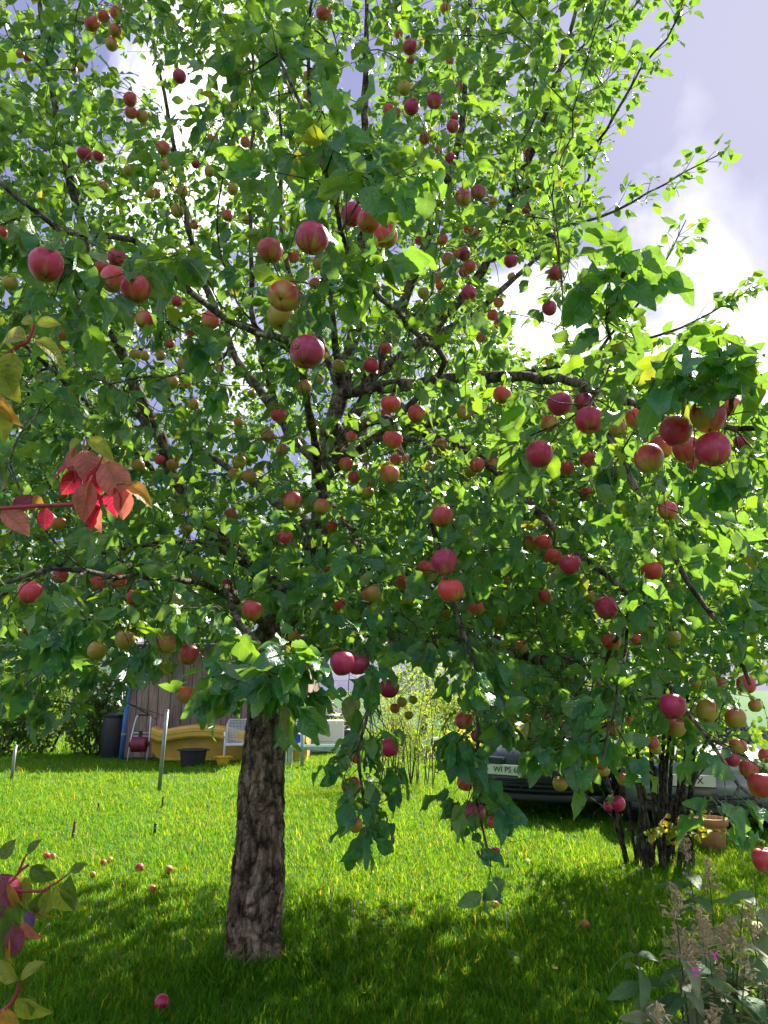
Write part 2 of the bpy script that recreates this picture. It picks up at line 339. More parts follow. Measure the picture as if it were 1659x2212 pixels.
def ground_material():
    m, N, L, b = new_mat('lawn_soil')
    v = mapped(N, L, (1, 1, 1)); n = noise(N, L, 1.3, 8, v, 0.65); n2 = noise(N, L, 60, 4, v, 0.7)
    c = ramp(N, L, n.outputs['Fac'], [(0.3, (0.02, 0.10, 0.004)), (0.55, (0.035, 0.15, 0.005)), (0.75, (0.07, 0.18, 0.008))])
    d = ramp(N, L, n2.outputs['Fac'], [(0.35, (0.4, 0.45, 0.4)), (0.65, (1.2, 1.15, 1.0))])
    L.new(mixc(N, L, 1.0, c.outputs[0], d.outputs[0], 'MULTIPLY'), b.inputs['Base Color']); b.inputs['Roughness'].default_value = 0.95
    bump(N, L, n2.outputs['Fac'], 1.0, 0.02, b); return m
M_GROUND = ground_material()
def wood_material(name, cols, sc=1.0):
    m, N, L, b = new_mat(name); oi = N.new('ShaderNodeObjectInfo')
    tc = N.new('ShaderNodeTexCoord'); ad = N.new('ShaderNodeVectorMath'); ad.operation = 'ADD'; L.new(tc.outputs['Object'], ad.inputs[0])
    cb = N.new('ShaderNodeCombineXYZ'); L.new(math_n(N, L, 'MULTIPLY', oi.outputs['Random'], 50.0), cb.inputs[2]); L.new(cb.outputs[0], ad.inputs[1])
    mp = N.new('ShaderNodeMapping'); mp.inputs['Scale'].default_value = (16*sc, 16*sc, 1.1*sc); L.new(ad.outputs[0], mp.inputs[0])
    n = noise(N, L, 1.7, 8, mp.outputs[0], 0.7, 0.8); big = noise(N, L, 1.4, 4, ad.outputs[0])
    c = ramp(N, L, n.outputs['Fac'], [(0.28, cols[0]), (0.5, cols[1]), (0.72, cols[2])])
    t = ramp(N, L, oi.outputs['Random'], [(0, (0.75, 0.74, 0.76)), (0.5, (1, 0.98, 0.95)), (1, (1.2, 1.1, 1.05))])
    g = ramp(N, L, big.outputs['Fac'], [(0.35, (0.72, 0.7, 0.7)), (0.65, (1.1, 1.1, 1.12))])
    L.new(mixc(N, L, 1.0, mixc(N, L, 1.0, c.outputs[0], t.outputs[0], 'MULTIPLY'), g.outputs[0], 'MULTIPLY'), b.inputs['Base Color'])
    b.inputs['Roughness'].default_value = 0.85; bump(N, L, n.outputs['Fac'], 0.6, 0.006, b); return m
M_WOOD = wood_material('weathered_wood', [(0.13, 0.085, 0.07), (0.29, 0.21, 0.18), (0.44, 0.35, 0.31)])
M_WHITEP = plain('white_plastic', (0.72, 0.75, 0.82), 0.45, 0, 0.1)
M_STEEL = plain('galvanised_steel', (0.30, 0.31, 0.31), 0.5, 0.6, 0.2, 12)
M_YELLOWP = plain('faded_yellow_plastic', (0.62, 0.40, 0.06), 0.5, 0, 0.15, 3)
M_ORANGEP = plain('yellow_tub_plastic', (0.72, 0.42, 0.02), 0.45, 0, 0.1)
M_BLACKP = plain('dark_tub_plastic', (0.014, 0.016, 0.022), 0.55, 0, 0.2)
M_BLUE = plain('blue_paint', (0.05, 0.17, 0.42), 0.45, 0, 0.2, 4)
M_BLUEC = plain('blue_cloth', (0.015, 0.05, 0.5), 0.7, 0, 0.2)
M_HOSE = plain('red_hose', (0.20, 0.025, 0.05), 0.45, 0, 0.2, 14)
M_PALEGREEN = plain('pale_green_paint', (0.36, 0.48, 0.42), 0.5, 0.2, 0.15)
M_RUST = plain('rusty_iron', (0.14, 0.06, 0.035), 0.85, 0, 0.4, 30, 0.002)
M_GREENP = plain('green_plastic', (0.015, 0.05, 0.04), 0.5, 0, 0.2)
M_TERRA = plain('terracotta', (0.46, 0.21, 0.09), 0.8, 0, 0.15, 8, 0.002)
M_ROOF = plain('roof_felt', (0.06, 0.055, 0.055), 0.95, 0, 0.3, 20, 0.004)
M_RUBBER = plain('tyre_rubber', (0.02, 0.02, 0.021), 0.8, 0, 0.2)
M_TRIM = plain('black_trim', (0.018, 0.02, 0.022), 0.5, 0, 0.2)
M_WHITEWALL = plain('white_panel', (0.78, 0.79, 0.83), 0.55, 0, 0.05, 2)
M_PLATE = plain('plate_white', (0.75, 0.75, 0.70), 0.4, 0, 0.05)
M_INK = plain('plate_ink', (0.015, 0.015, 0.018), 0.5)
M_REDINK = plain('red_lettering', (0.5, 0.03, 0.05), 0.5)
M_PETAL = plain('pink_petal', (0.7, 0.04, 0.42), 0.6, 0, 0.2)
M_DRY = plain('dry_seedhead', (0.50, 0.38, 0.22), 0.9, 0, 0.4, 40)
M_DRYSTEM = plain('phlox_stem', (0.10, 0.10, 0.05), 0.8, 0, 0.3, 20)
def paint(name, col):
    m, N, L, b = new_mat(name); v = mapped(N, L, (1, 1, 1)); n = noise(N, L, 2.0, 6, v, 0.65)
    r = ramp(N, L, n.outputs['Fac'], [(0.35, col), (0.75, tuple(c*0.8+0.03 for c in col))]); L.new(r.outputs[0], b.inputs['Base Color'])
    b.inputs['Roughness'].default_value = 0.32; b.inputs['Coat Weight'].default_value = 0.6; b.inputs['Coat Roughness'].default_value = 0.08; b.inputs['Metallic'].default_value = 0.25; return m
M_GLASS, _N, _L, _b = new_mat('car_glass'); _b.inputs['Base Color'].default_value = (0.02, 0.03, 0.035, 1); _b.inputs['Roughness'].default_value = 0.05
_n = noise(_N, _L, 3.0, 4, mapped(_N, _L, (1, 1, 1))); _L.new(ramp(_N, _L, _n.outputs['Fac'], [(0.3, (0.04,)*3), (0.7, (0.14,)*3)]).outputs[0], _b.inputs['Roughness'])

# ------------------------------------------------------------------ the ground
def build_ground():
    n = 120; a = np.linspace(-1, 1, n); s = np.sign(a)*np.abs(a)**2.4*260
    X, Y = np.meshgrid(s, s + 9.0); Z = (vnoise(X*0.6, Y*0.6, 1)-0.5)*0.008*np.exp(-(np.hypot(X, Y-9)/60)**2) + (vnoise(X*2, Y*2, 2)-0.5)*0.006 - 0.006
    Z = Z*np.clip((np.hypot(X+.77, Y-4.95)-0.1)/1.0, 0, 1)
    v = np.stack([X, Y, Z], -1).reshape(-1, 3); i = np.arange(n*n).reshape(n, n)
    q = np.stack([i[:-1, :-1], i[:-1, 1:], i[1:, 1:], i[1:, :-1]], -1).reshape(-1, 4)
    me = mesh_np('lawn', v, q); me.materials.append(M_GROUND)
    o = link(bpy.data.objects.new('lawn', me)); tag(o, kind='structure', label='mown green garden lawn under the apple tree', cat='lawn')
build_ground()
def gz(x, y): 
    x = np.asarray(x, float); y = np.asarray(y, float)
    return 0.0*x

def build_grass():
    src = bpy.data.collections.new('grass_tufts')
    r = np.random.default_rng(3)
    for k in range(6):
        V = []; F = []
        nb = 26
        for j in range(nb):
            a = r.uniform(0, 6.283); rad = 0.055*math.sqrt(r.uniform()); bx, by = rad*math.cos(a), rad*math.sin(a)
            h = r.uniform(0.028, 0.062) if r.uniform() > 0.07 else r.uniform(0.07, 0.12); w = r.uniform(0.0016, 0.0032); la = r.uniform(0, 6.283); lean = r.uniform(0.15, 0.95)*h
            wx, wy = -math.sin(la)*w, math.cos(la)*w; n0 = len(V)
            for t, ww in ((0, 1), (0.5, 0.85), (1.0, 0.12)):
                cx = bx + math.cos(la)*lean*t*t; cy = by + math.sin(la)*lean*t*t; z = h*(t-0.22*t*t)
                V += [(cx-wx*ww, cy-wy*ww, z-0.006), (cx+wx*ww, cy+wy*ww, z-0.006)]
            F += [(n0, n0+1, n0+3, n0+2), (n0+2, n0+3, n0+5, n0+4)]
        me = mesh_np('grass_tuft', V, F); me.materials.append(M_GRASS)
        src.objects.link(bpy.data.objects.new('grass_tuft', me))
    pts = []
    for y0, y1, dens, sc in ((2.2, 5.5, 520, 1.0), (5.5, 8.5, 400, 1.05), (8.5, 13, 230, 1.15), (13, 20, 110, 1.35), (20, 30, 40, 1.8)):
        hw = 0.58*y1 + 1.0; cnt = int((y1-y0)*2*hw*dens); x = r.uniform(-hw, hw, cnt); y = r.uniform(y0, y1, cnt)
        keep = (np.hypot(x+.774, y-4.95) > 0.17) & (np.abs(x) < 0.58*y+1.0); x, y = x[keep], y[keep]
        s = sc*r.uniform(0.6, 1.25, len(x))*(0.75+0.6*vnoise(x*1.3, y*1.3, 5))
        s = np.where(np.hypot(x+.774, y-4.95) < 0.42, s*1.75, s)
        pts.append(np.stack([x, y, gz(x, y), s], 1))
    pts = np.concatenate(pts)
    me = bpy.data.meshes.new('grass'); me.vertices.add(len(pts)); me.vertices.foreach_set('co', pts[:, :3].astype(np.float32).ravel())
    at = me.attributes.new('sc', 'FLOAT', 'POINT'); at.data.foreach_set('value', pts[:, 3].astype(np.float32))
    o = link(bpy.data.objects.new('grass', me)); tag(o, 'short uneven grass blades covering the lawn', 'grass', kind='stuff')
    ng = bpy.data.node_groups.new('scatter_grass', 'GeometryNodeTree'); N = ng.nodes; L = ng.links
    ng.interface.new_socket('Geometry', in_out='INPUT', socket_type='NodeSocketGeometry'); ng.interface.new_socket('Geometry', in_out='OUTPUT', socket_type='NodeSocketGeometry')
    gi = N.new('NodeGroupInput'); go = N.new('NodeGroupOutput'); iop = N.new('GeometryNodeInstanceOnPoints'); ci = N.new('GeometryNodeCollectionInfo')
    ci.inputs['Collection'].default_value = src; ci.inputs['Separate Children'].default_value = True; ci.inputs['Reset Children'].default_value = True
    na = N.new('GeometryNodeInputNamedAttribute'); na.data_type = 'FLOAT'; na.inputs['Name'].default_value = 'sc'
    rv = N.new('FunctionNodeRandomValue'); rv.data_type = 'FLOAT_VECTOR'; rv.inputs[0].default_value = (-0.12, -0.12, 0); rv.inputs[1].default_value = (0.12, 0.12, 6.283)
    L.new(gi.outputs[0], iop.inputs['Points']); L.new(ci.outputs[0], iop.inputs['Instance']); iop.inputs['Pick Instance'].default_value = True
    L.new(rv.outputs[0], iop.inputs['Rotation']); L.new(na.outputs['Attribute'], iop.inputs['Scale']); L.new(iop.outputs[0], go.inputs[0])
    md = o.modifiers.new('scatter', 'NODES'); md.node_group = ng
build_grass()

# ------------------------------------------------------------------ leaf shapes
def leaf_template(nst, ncol, r, width=0.30, pet=0.28, fold=0.25, curl=0.22, wave=0.05, peak=0.42, pw=0.85, tip=0.03, saw=0.0):
    """unit leaf: stalk from y=0 to y=pet, blade from pet to pet+1; quads only"""
    v = []; uv = []; cols = np.linspace(-1, 1, ncol); e = math.log(0.5)/math.log(peak); ph = r.uniform(0, 6.28); bend = r.uniform(-0.10, 0.10)
    for i in range(nst):
        s = i/(nst-1); w = width*(math.sin(math.pi*min(0.985, 0.02+0.965*s)**e))**pw; w = max(w, tip)
        if saw and 0 < i < nst-1: w *= 1 + saw*(1 if i % 2 else -1)*r.uniform(.5, 1.3)
        if i == nst-1: w = tip*0.5
        for c in cols:
            x = c*w; z = abs(c)*w*fold - curl*s*s + wave*math.sin(9*s+ph+2.2*c)*abs(c) + 0.25*wave*math.sin(23*s+ph*2)*abs(c)
            y = pet + s*(1-0.12*curl*s)
            v.append((x + bend*s*s, y, z)); uv.append((s, c*w/width))
    q = []
    for i in range(nst-1):
        for j in range(ncol-1):
            a = i*ncol+j; q.append((a, a+1, a+1+ncol, a+ncol))
    n = len(v); h = 0.012
    v += [(-h, 0, 0.0), (h, 0, 0.0), (h, pet+0.04, -0.004), (-h, pet+0.04, -0.004)]; uv += [(0, 0)]*4; q.append((n, n+1, n+2, n+3))
    return np.array(v, np.float32), np.array(q, np.int32), np.array(uv, np.float32)
rt = np.random.default_rng(21)
LOW = [leaf_template(4, 3, rt, width=rt.uniform(.28, .34), fold=rt.uniform(.1, .45), curl=rt.uniform(0.05, .40), wave=rt.uniform(.03, .08)) for _ in range(8)]
HIGH = [leaf_template(12, 3, rt, width=rt.uniform(.27, .35), fold=rt.uniform(.1, .5), curl=rt.uniform(0.08, .55), wave=rt.uniform(.05, .12), saw=.045, peak=rt.uniform(.38, .48)) for _ in range(14)]
HIGH_ME = []
for v, q, uv in HIGH:
    me = mesh_np('leaf', v, q, uv); me.materials.append(M_LEAF); HIGH_ME.append(me)

def frames(d, n):
    d = d/(np.linalg.norm(d, axis=1)[:, None]+1e-9); n = n - (n*d).sum(1)[:, None]*d; n /= np.linalg.norm(n, axis=1)[:, None]+1e-9
    return np.cross(d, n), d, n                      # side, along, normal
def bake_leaves(name, pos, S, D, Nn, size, templates, which, mat, parent):
    V = []; Q = []; U = []; off = 0
    for k, (tv, tq, tu) in enumerate(templates):
        ix = np.nonzero(which == k)[0]
        if not len(ix): continue
        w = tv[None]*size[ix][:, None, None]
        p = pos[ix][:, None, :] + w[..., 0:1]*S[ix][:, None, :] + w[..., 1:2]*D[ix][:, None, :] + w[..., 2:3]*Nn[ix][:, None, :]
        nv = len(tv); V.append(p.reshape(-1, 3)); Q.append((tq[None] + (np.arange(len(ix))*nv)[:, None, None] + off).reshape(-1, 4)); U.append(np.tile(tu, (len(ix), 1))); off += nv*len(ix)
    me = mesh_np(name, np.concatenate(V), np.concatenate(Q), np.concatenate(U)); me.materials.append(mat)
    o = link(bpy.data.objects.new(name, me), parent); o['kind'] = 'stuff'; return o
def leaf_object(me, pos, s, d, n, size, parent, name='leaf', color=None):
    o = bpy.data.objects.new(name, me)
    m = Matrix(((s[0]*size, d[0]*size, n[0]*size, pos[0]), (s[1]*size, d[1]*size, n[1]*size, pos[1]), (s[2]*size, d[2]*size, n[2]*size, pos[2]), (0, 0, 0, 1)))
    link(o, parent); o.matrix_basis = m if parent is None else Matrix.Translation(parent.location).inverted() @ m
    if color: o.color = color
    return o
# ------------------------------------------------------------------ the apples seen in the photograph
# (x, y, radius) per magnified tile; (tile origin x, y, scale); y = yellowish, o = orange, r = red, p = purple red
def unpack(s): return [tuple(float(a) for a in t[:3]) + (t[3],) for t in (x.split(',') for x in s.split())]
TILES = [
 (0, 0, .6028, "128,350,30,r 180,380,30,p 600,155,50,r 680,110,40,r 760,85,40,r 750,200,42,r 730,290,42,o 580,225,35,o 475,455,30,o 525,440,30,o 850,650,45,r 855,735,42,r 930,760,42,o 1172,500,45,p 555,1005,48,p 645,1020,38,p 845,1115,42,o 675,1225,40,o 1065,970,45,r 1130,865,25,r 1075,1080,35,o 1280,1070,32,p 1375,910,30,r 1370,1120,38,y 1605,930,35,r 1520,1240,38,o 980,1265,32,o 1025,1270,28,o 1195,1250,38,o 1160,1380,45,o 955,1340,22,r 1485,1410,38,r 1610,1435,33,o 1020,1510,22,r 1270,1470,30,r 0,1520,48,r 665,1540,25,p"),
 (1000, 0, .6028, "450,85,50,r 345,500,32,o 350,620,32,o 480,625,37,r 460,660,28,o 945,220,30,r 1255,60,38,o 1022,310,50,p 975,355,25,p 1022,395,28,p 1280,400,28,r 1340,570,32,p 985,580,45,o 1105,580,25,r 1030,700,53,p 1180,660,52,p 880,720,40,r 925,740,38,r 760,880,22,p 1115,905,38,r 1310,765,28,p 1300,825,42,p 1245,935,28,r 1205,980,28,r 1283,1035,38,p 1345,1050,25,o 1060,1075,28,r 1255,1190,30,r 1365,1290,55,r 1465,1262,52,p 1560,1320,32,o 990,1350,28,o 1100,1445,25,o 1235,1520,28,y 1230,1565,38,r 1080,1570,30,p 1405,1495,38,r 1445,1515,38,o 1150,1320,25,o 1380,1640,30,p 1330,1650,35,r 645,1400,78,p 750,1445,82,r 860,1545,82,r 378,1560,112,p 105,1640,85,r"),
 (2000, 0, .6173, "285,430,30,o 135,980,35,p 120,1340,35,p"),
 (0, 1000, .6028, "305,70,112,p 740,170,85,r 885,230,98,r 670,90,50,r 760,20,60,p 65,190,50,y 180,345,30,r 275,385,32,o 415,530,42,o 405,630,30,o 195,770,22,r 770,430,25,o 945,430,60,r 1155,310,38,p 1375,435,62,r 1510,440,32,r 1245,500,42,r 1105,585,35,r 885,658,40,y 945,665,35,y 1050,665,35,o 1195,715,38,o 1130,838,40,o 1215,845,38,o 1435,750,30,r 1355,675,22,o 1065,965,28,y 1125,985,28,y 1265,985,38,o 1230,1035,28,y 1325,965,28,o 685,1085,28,r 660,1195,30,y 595,1235,33,o 645,1385,32,o 903,1382,45,o 1040,1345,35,r 1130,1375,42,o 1555,1100,30,o 1645,770,25,r 1560,1360,48,o 1535,1445,48,o 1630,1455,45,o 405,1580,40,y 1645,915,30,o"),
 (1000, 1000, .6028, "260,20,40,r 430,60,50,o 195,280,105,r 170,410,92,y 345,640,115,p 400,195,40,r 330,870,50,o 415,820,38,y 550,730,42,y 595,920,30,o 865,615,42,r 765,730,52,p 890,980,67,r 860,1040,35,r 1065,1045,62,r 1375,1040,50,o 905,1210,65,r 1220,1250,45,o 635,1195,38,r 550,1170,30,r 375,1120,38,o 160,1055,50,r 185,1280,42,o 90,1190,45,o 600,1375,48,r 535,1405,28,r 655,1460,42,r 765,1490,32,o 745,1560,40,o 885,1440,68,o 965,1290,30,r 925,1345,40,r 1000,1350,32,r 250,1615,65,r 470,1630,28,o 1405,255,52,p 1265,35,42,r 1375,10,42,p 1370,120,35,r 1410,85,45,r 1555,25,35,p 1195,160,35,r 1215,210,30,r 1110,255,40,y 1600,320,35,r 1560,400,38,r 1600,455,35,p 1415,465,28,p 1360,375,28,o 1480,545,35,r 790,215,40,o 990,850,35,o 1620,920,60,r 1455,1380,50,r 1565,1380,48,o 1415,1420,40,y 1255,1540,22,r 955,400,30,o"),
 (2000, 1000, .6173, "20,45,45,p 305,125,48,p 265,345,48,p 25,150,30,y 332,955,82,p 265,1085,55,o 518,1060,92,p 480,945,60,p 200,1275,87,p 375,1365,50,r 513,1308,53,r 910,570,40,r 698,613,25,p 795,640,22,r 820,1050,70,r 700,1110,55,o 1275,1030,113,p 1070,1132,102,p 980,1235,80,r 900,1310,95,r 1140,1250,90,r 1305,1250,112,p 1425,970,60,r 1490,1200,50,p 560,1215,25,r 290,1590,28,o 505,1520,40,r 1200,1330,60,r 1020,1636,62,r"),
 (2000, 2050, .6173, "155,135,55,r 235,140,52,r 285,230,58,r 400,278,73,p 245,480,52,r 145,355,22,r 238,685,27,o 75,808,42,y 630,555,75,p 660,770,62,r 810,755,45,r 830,690,35,r 1050,750,55,y 920,322,68,r 520,485,42,y 510,430,30,r 1525,1050,58,r 1365,1035,28,o 1215,1030,40,y 575,1040,32,o 1450,540,32,r 1130,820,25,o 1030,410,30,y 610,40,30,p"),
 (1000, 1900, .6028, "205,365,55,r 440,160,55,o 510,285,42,r 480,565,30,o 740,580,28,o 770,735,65,o 555,795,45,r 970,645,50,r 375,910,25,r 260,1005,42,o 20,840,45,o 605,955,25,o 1230,225,78,r 1100,230,28,o 1243,520,88,p 1120,560,55,r 1285,705,88,r 1455,820,52,r 1605,910,40,y 1640,650,38,y 1560,765,28,o 915,830,30,p 575,1180,85,p 680,1190,72,p 885,1345,65,p 1050,1255,28,o 1140,1180,27,r 640,1450,60,y 955,1430,25,y 1040,1420,30,y 1255,860,35,y 1355,1465,28,y 80,585,28,o"),
 (0, 1900, .6631, "345,245,47,o 1110,280,35,y 1370,190,38,r 180,655,72,r 355,555,48,r 575,600,48,r 695,580,55,r 790,685,50,r 980,960,65,o 1120,1020,62,r 1105,1260,58,o 740,935,60,y 575,1000,58,y 1500,760,65,r 1350,600,32,p 155,890,28,o 85,935,25,o"),
 (1100, 2500, .6028, "720,735,62,p 510,800,45,o 465,985,62,r 495,1240,50,o 800,440,35,y 845,525,30,y 1205,565,55,r 1290,660,42,p 1325,680,35,o 1215,970,55,r 1280,1165,68,p 1400,1225,42,r 1190,460,25,y 1355,520,30,r 1580,80,45,o 1620,540,30,o 1420,25,30,r 755,480,35,o"),
 (1800, 2600, .7378, "1150,245,72,p 1165,360,55,o 1335,270,60,o 1485,310,55,o 1545,130,52,r 1410,125,30,o 1275,115,35,y 1590,245,35,o 1500,460,45,o 1470,530,40,p 1555,580,50,r 1625,665,70,r 1645,510,38,r 835,365,42,o 770,550,35,r 780,590,35,y 890,635,38,o 860,765,40,p 805,780,25,p 1045,440,35,r 1060,475,30,y 660,300,25,o 565,350,30,o 465,215,25,o 470,300,30,o 375,305,25,o 745,125,25,o 550,660,40,y 1640,1065,65,r 920,325,25,o 205,1020,25,p"),
]
RAW = []
for ox, oy, s, txt in TILES:
    k = 1659/3024
    for x, y, r, c in unpack(txt): RAW.append([(ox+x*s)*k, (oy+y*s)*k, r*s*k, c])
RAW.sort(key=lambda a: -a[2])
APP = []
ra = np.random.default_rng(5)
for x, y, r, c in RAW:
    if any(math.hypot(x-b['px'], y-b['py']) < 0.42*max(r, b['r']) for b in APP): continue
    if len(APP) >= 290: break
    R = 0.0365*ra.uniform(0.94, 1.06)
    z = R*FPX/r
    if z > 7.0: z = 7.0 + 0.35*min(4, z-7.0)
    R = r*z/FPX
    c3 = P(x, y, z)
    if r < 9.5 and y > 1480 and x > 1000: z = min(z, 5.5); R = r*z/FPX; c3 = P(x, y, z)
    for it in range(12):                       # apples of one bunch touch but do not run into each other
        hit = [b for b in APP if np.linalg.norm(b['c']-c3) < 0.94*(b['R']+R)]
        if not hit: break
        z += 0.45*R; R = r*z/FPX; c3 = P(x, y, z)
    APP.append(dict(px=x, py=y, r=r, col=c, z=z, R=R, c=c3))

# ------------------------------------------------------------------ the apple tree: skeleton
def PP(lst): return np.array([P(*a) for a in lst])
TREE = empty('apple_tree', (-0.774, 4.95, 0))
tag(TREE, 'large old apple tree with bare rough trunk and broad fruit laden crown', 'tree')
T0 = np.array([-0.774, 4.95, 0.0])
LIMBS = [
 ([(590,1392,4.86),(660,1398,4.75),(760,1402,4.6),(900,1396,4.4),(1000,1390,4.2),(1150,1420,3.9),(1300,1440,3.6),(1450,1480,3.3)], .078, .014),
 ([(586,1392,4.88),(640,1300,5.0),(685,1150,5.1),(690,1000,5.2),(735,850,5.3),(762,700,5.3),(770,500,5.4),(780,250,5.5),(790,-100,5.6)], .092, .012),
 ([(690,1000,5.2),(790,860,5.2),(860,690,5.1),(915,549,5.0),(968,387,5.0),(1000,250,5.0),(1010,50,5.0),(1020,-150,5)], .048, .010),
 ([(735,850,5.3),(890,755,5.2),(982,665,5.0),(1061,559,4.9),(1114,413,4.8),(1170,271,4.7),(1229,68,4.6),(1270,-100,4.5)], .048, .009),
 ([(890,755,5.2),(1018,681,5.3),(1097,615,5.4),(1230,480,5.5),(1300,300,5.5)], .03, .006),
 ([(640,1300,5.0),(540,1220,5.1),(394,1064,5.0),(344,945,4.9),(281,813,4.8),(231,681,4.7),(180,480,4.6),(146,334,4.5),(119,185,4.4),(96,56,4.3),(70,-150,4.2)], .062, .010),
 ([(540,1220,5.1),(387,1077,4.6),(298,969,4.3),(231,896,4.1),(155,836,3.9),(60,740,3.7),(-80,640,3.5)], .034, .007),
 ([(690,1000,5.2),(600,900,5.6),(500,760,6),(420,550,6.2),(384,370,6.2),(360,238,6.2),(334,109,6.1),(317,-50,6)], .045, .011),
 ([(735,850,5.3),(680,700,5.8),(610,550,6),(601,397,6),(601,215,6),(590,0,6)], .03, .007),
 ([(735,850,5.3),(700,600,4.8),(677,298,4.6),(677,66,4.5),(680,-100,4.4)], .03, .007),
 ([(600,900,5.6),(540,700,5.4),(529,446,5.2),(542,331,5.2),(546,188,5.2),(550,-40,5.2)], .026, .006),
 ([(690,1060,5.15),(670,900,4.4),(640,780,3.6),(549,724,3.0),(440,671,2.6),(331,565,2.2),(228,523,2.0),(132,499,1.85),(43,433,1.75),(-60,330,1.7)], .032, .005),
 ([(690,1050,5.15),(790,960,4.8),(930,830,4.3),(958,769,3.9),(899,734,3.2),(853,694,2.7),(800,631,2.2),(750,560,1.85),(710,440,1.75),(680,300,1.75),(600,120,1.85)], .028, .004),
 ([(735,850,5.3),(900,830,4.8),(1097,810,4.0),(1165,817,3.6),(1256,830,3.0),(1334,854,2.5),(1419,881,2.1),(1520,915,1.75),(1660,925,1.65)], .05, .006),
 ([(1097,810,4.0),(1293,762,4.2),(1350,745,4.2),(1500,690,4.2),(1640,615,4.2)], .016, .003),
 ([(690,1000,5.2),(800,910,5),(959,939,4.4),(1045,988,4.0),(1148,1072,3.5),(1232,1170,3.1),(1300,1230,2.9),(1400,1330,2.7),(1470,1450,2.6)], .042, .007),
 ([(1256,830,3.0),(1330,960,3.0),(1400,1100,2.9),(1490,1260,2.7),(1560,1370,2.5),(1620,1480,2.4)], .02, .006),
 ([(690,1060,5.15),(750,1120,4),(790,1250,3),(800,1380,2.4),(800,1500,2.2),(770,1600,2.15),(775,1700,2.15),(800,1790,2.15)], .022, .003),
 ([(790,960,4.8),(920,970,3.2),(940,1070,2.65),(960,1200,2.5),(1010,1350,2.35),(1030,1480,2.25),(1035,1620,2.2),(1020,1720,2.2),(1060,1860,2.2)], .022, .003),
 ([(586,1380,4.9),(500,1290,3.6),(515,1330,2.6),(560,1390,2.0),(610,1445,1.75),(632,1452,1.72)], .026, .006),
 ([(515,1300,3.4),(400,1250,2.9),(250,1260,2.4),(100,1240,2.2),(-60,1280,2.1)], .018, .005),
 ([(540,1220,5.1),(400,1180,4.2),(164,1210,3.4),(0,1290,3),(-120,1350,2.9)], .025, .006),
 ([(1300,1440,3.6),(1360,1350,2.5),(1358,1413,2.3),(1341,1477,2.2),(1325,1560,2.2),(1300,1640,2.2)], .012, .003),
 ([(1450,1480,3.3),(1470,1520,2.4),(1530,1600,2.1),(1590,1690,1.95),(1680,1770,1.9)], .014, .004),
 ([(344,945,4.9),(150,760,5.5),(-50,550,6),(-200,300,6.2)], .035, .008),
 ([(690,1000,5.2),(760,950,6.2),(850,850,7.2),(900,650,8)], .05, .01),
 ([(685,1150,5.1),(560,1050,6.2),(420,950,7.3),(300,750,8)], .05, .01),
 ([(690,1000,5.2),(1000,900,6),(1200,850,6.8),(1350,830,7.2)], .045, .01),
 ([(660,1398,4.75),(900,1300,5.8),(1100,1250,6.5),(1300,1250,7)], .045, .01),
 ([(1061,559,4.9),(1180,500,4.6),(1290,470,4.4),(1430,395,4.2),(1565,328,4.1)], .016, .003),
 ([(1293,762,4.2),(1360,690,4.0),(1410,610,3.9),(1455,540,3.9),(1482,475,3.9)], .010, .0025),
 ([(1114,413,4.8),(1216,359,4.6),(1287,315,4.4),(1334,244,4.3),(1388,149,4.2),(1439,85,4.1),(1475,0,4.1),(1490,-60,4.1)], .014, .003),
 ([(1199,163,4.65),(1270,90,4.5),(1360,30,4.4),(1420,-60,4.4)], .010, .003),
 ([(1334,854,2.5),(1322,760,1.9),(1312,690,1.7),(1345,600,1.62),(1350,575,1.6)], .007, .003),
 ([(1560,918,1.72),(1590,880,1.6),(1565,800,1.55),(1555,770,1.55)], .007, .003),
 ([(1180,500,4.6),(1226,540,4.0),(1224,600,3.75),(1192,642,3.72)], .006, .0022),
 ([(1300,640,3.2),(1220,700,3.0),(1216,650,2.9)], .004, .002),
]
LEAFY = {14: 5, 29: 5, 30: 4, 31: 5, 32: 5, 17: 7, 18: 7, 33: 4, 34: 5, 35: 3}
PTS = []; PAR = []; RAD = []; DIR = []; LIMB_OF = []
limb_paths = []
def add_node(p, par, d, rad=0.0, limb=-1): PTS.append(p); PAR.append(par); DIR.append(d); RAD.append(rad); LIMB_OF.append(limb); return len(PTS)-1
rj = np.random.default_rng(17)
spur_pts = []
for li, (ctrl, r0, r1) in enumerate(LIMBS):
    base = PP(ctrl); path = curve_pts(base, 0.09)
    wob = np.cumsum(rj.normal(0, 0.006, path.shape), axis=0); wob -= np.linspace(0, 1, len(path))[:, None]*wob[-1]; path = path + wob
    t = np.linspace(0, 1, len(path)); rad = r0 + (r1-r0)*t**0.75
    rad = np.maximum(r1, rad); limb_paths.append((path, rad))
    prev = -1
    for i, p in enumerate(path):
        d = path[min(i+1, len(path)-1)] - path[max(i-1, 0)]; d /= np.linalg.norm(d)+1e-9
        prev = add_node(p, prev, d, rad[i], li)
    if li in LEAFY:
        for i in range(2, len(path)):
            for k in range(3 if rj.uniform() < 0.5 else 2):
                o = rj.normal(0, 1, 3); o = o/np.linalg.norm(o)*rj.uniform(0.02, 0.09); spur_pts.append(path[i]+o)

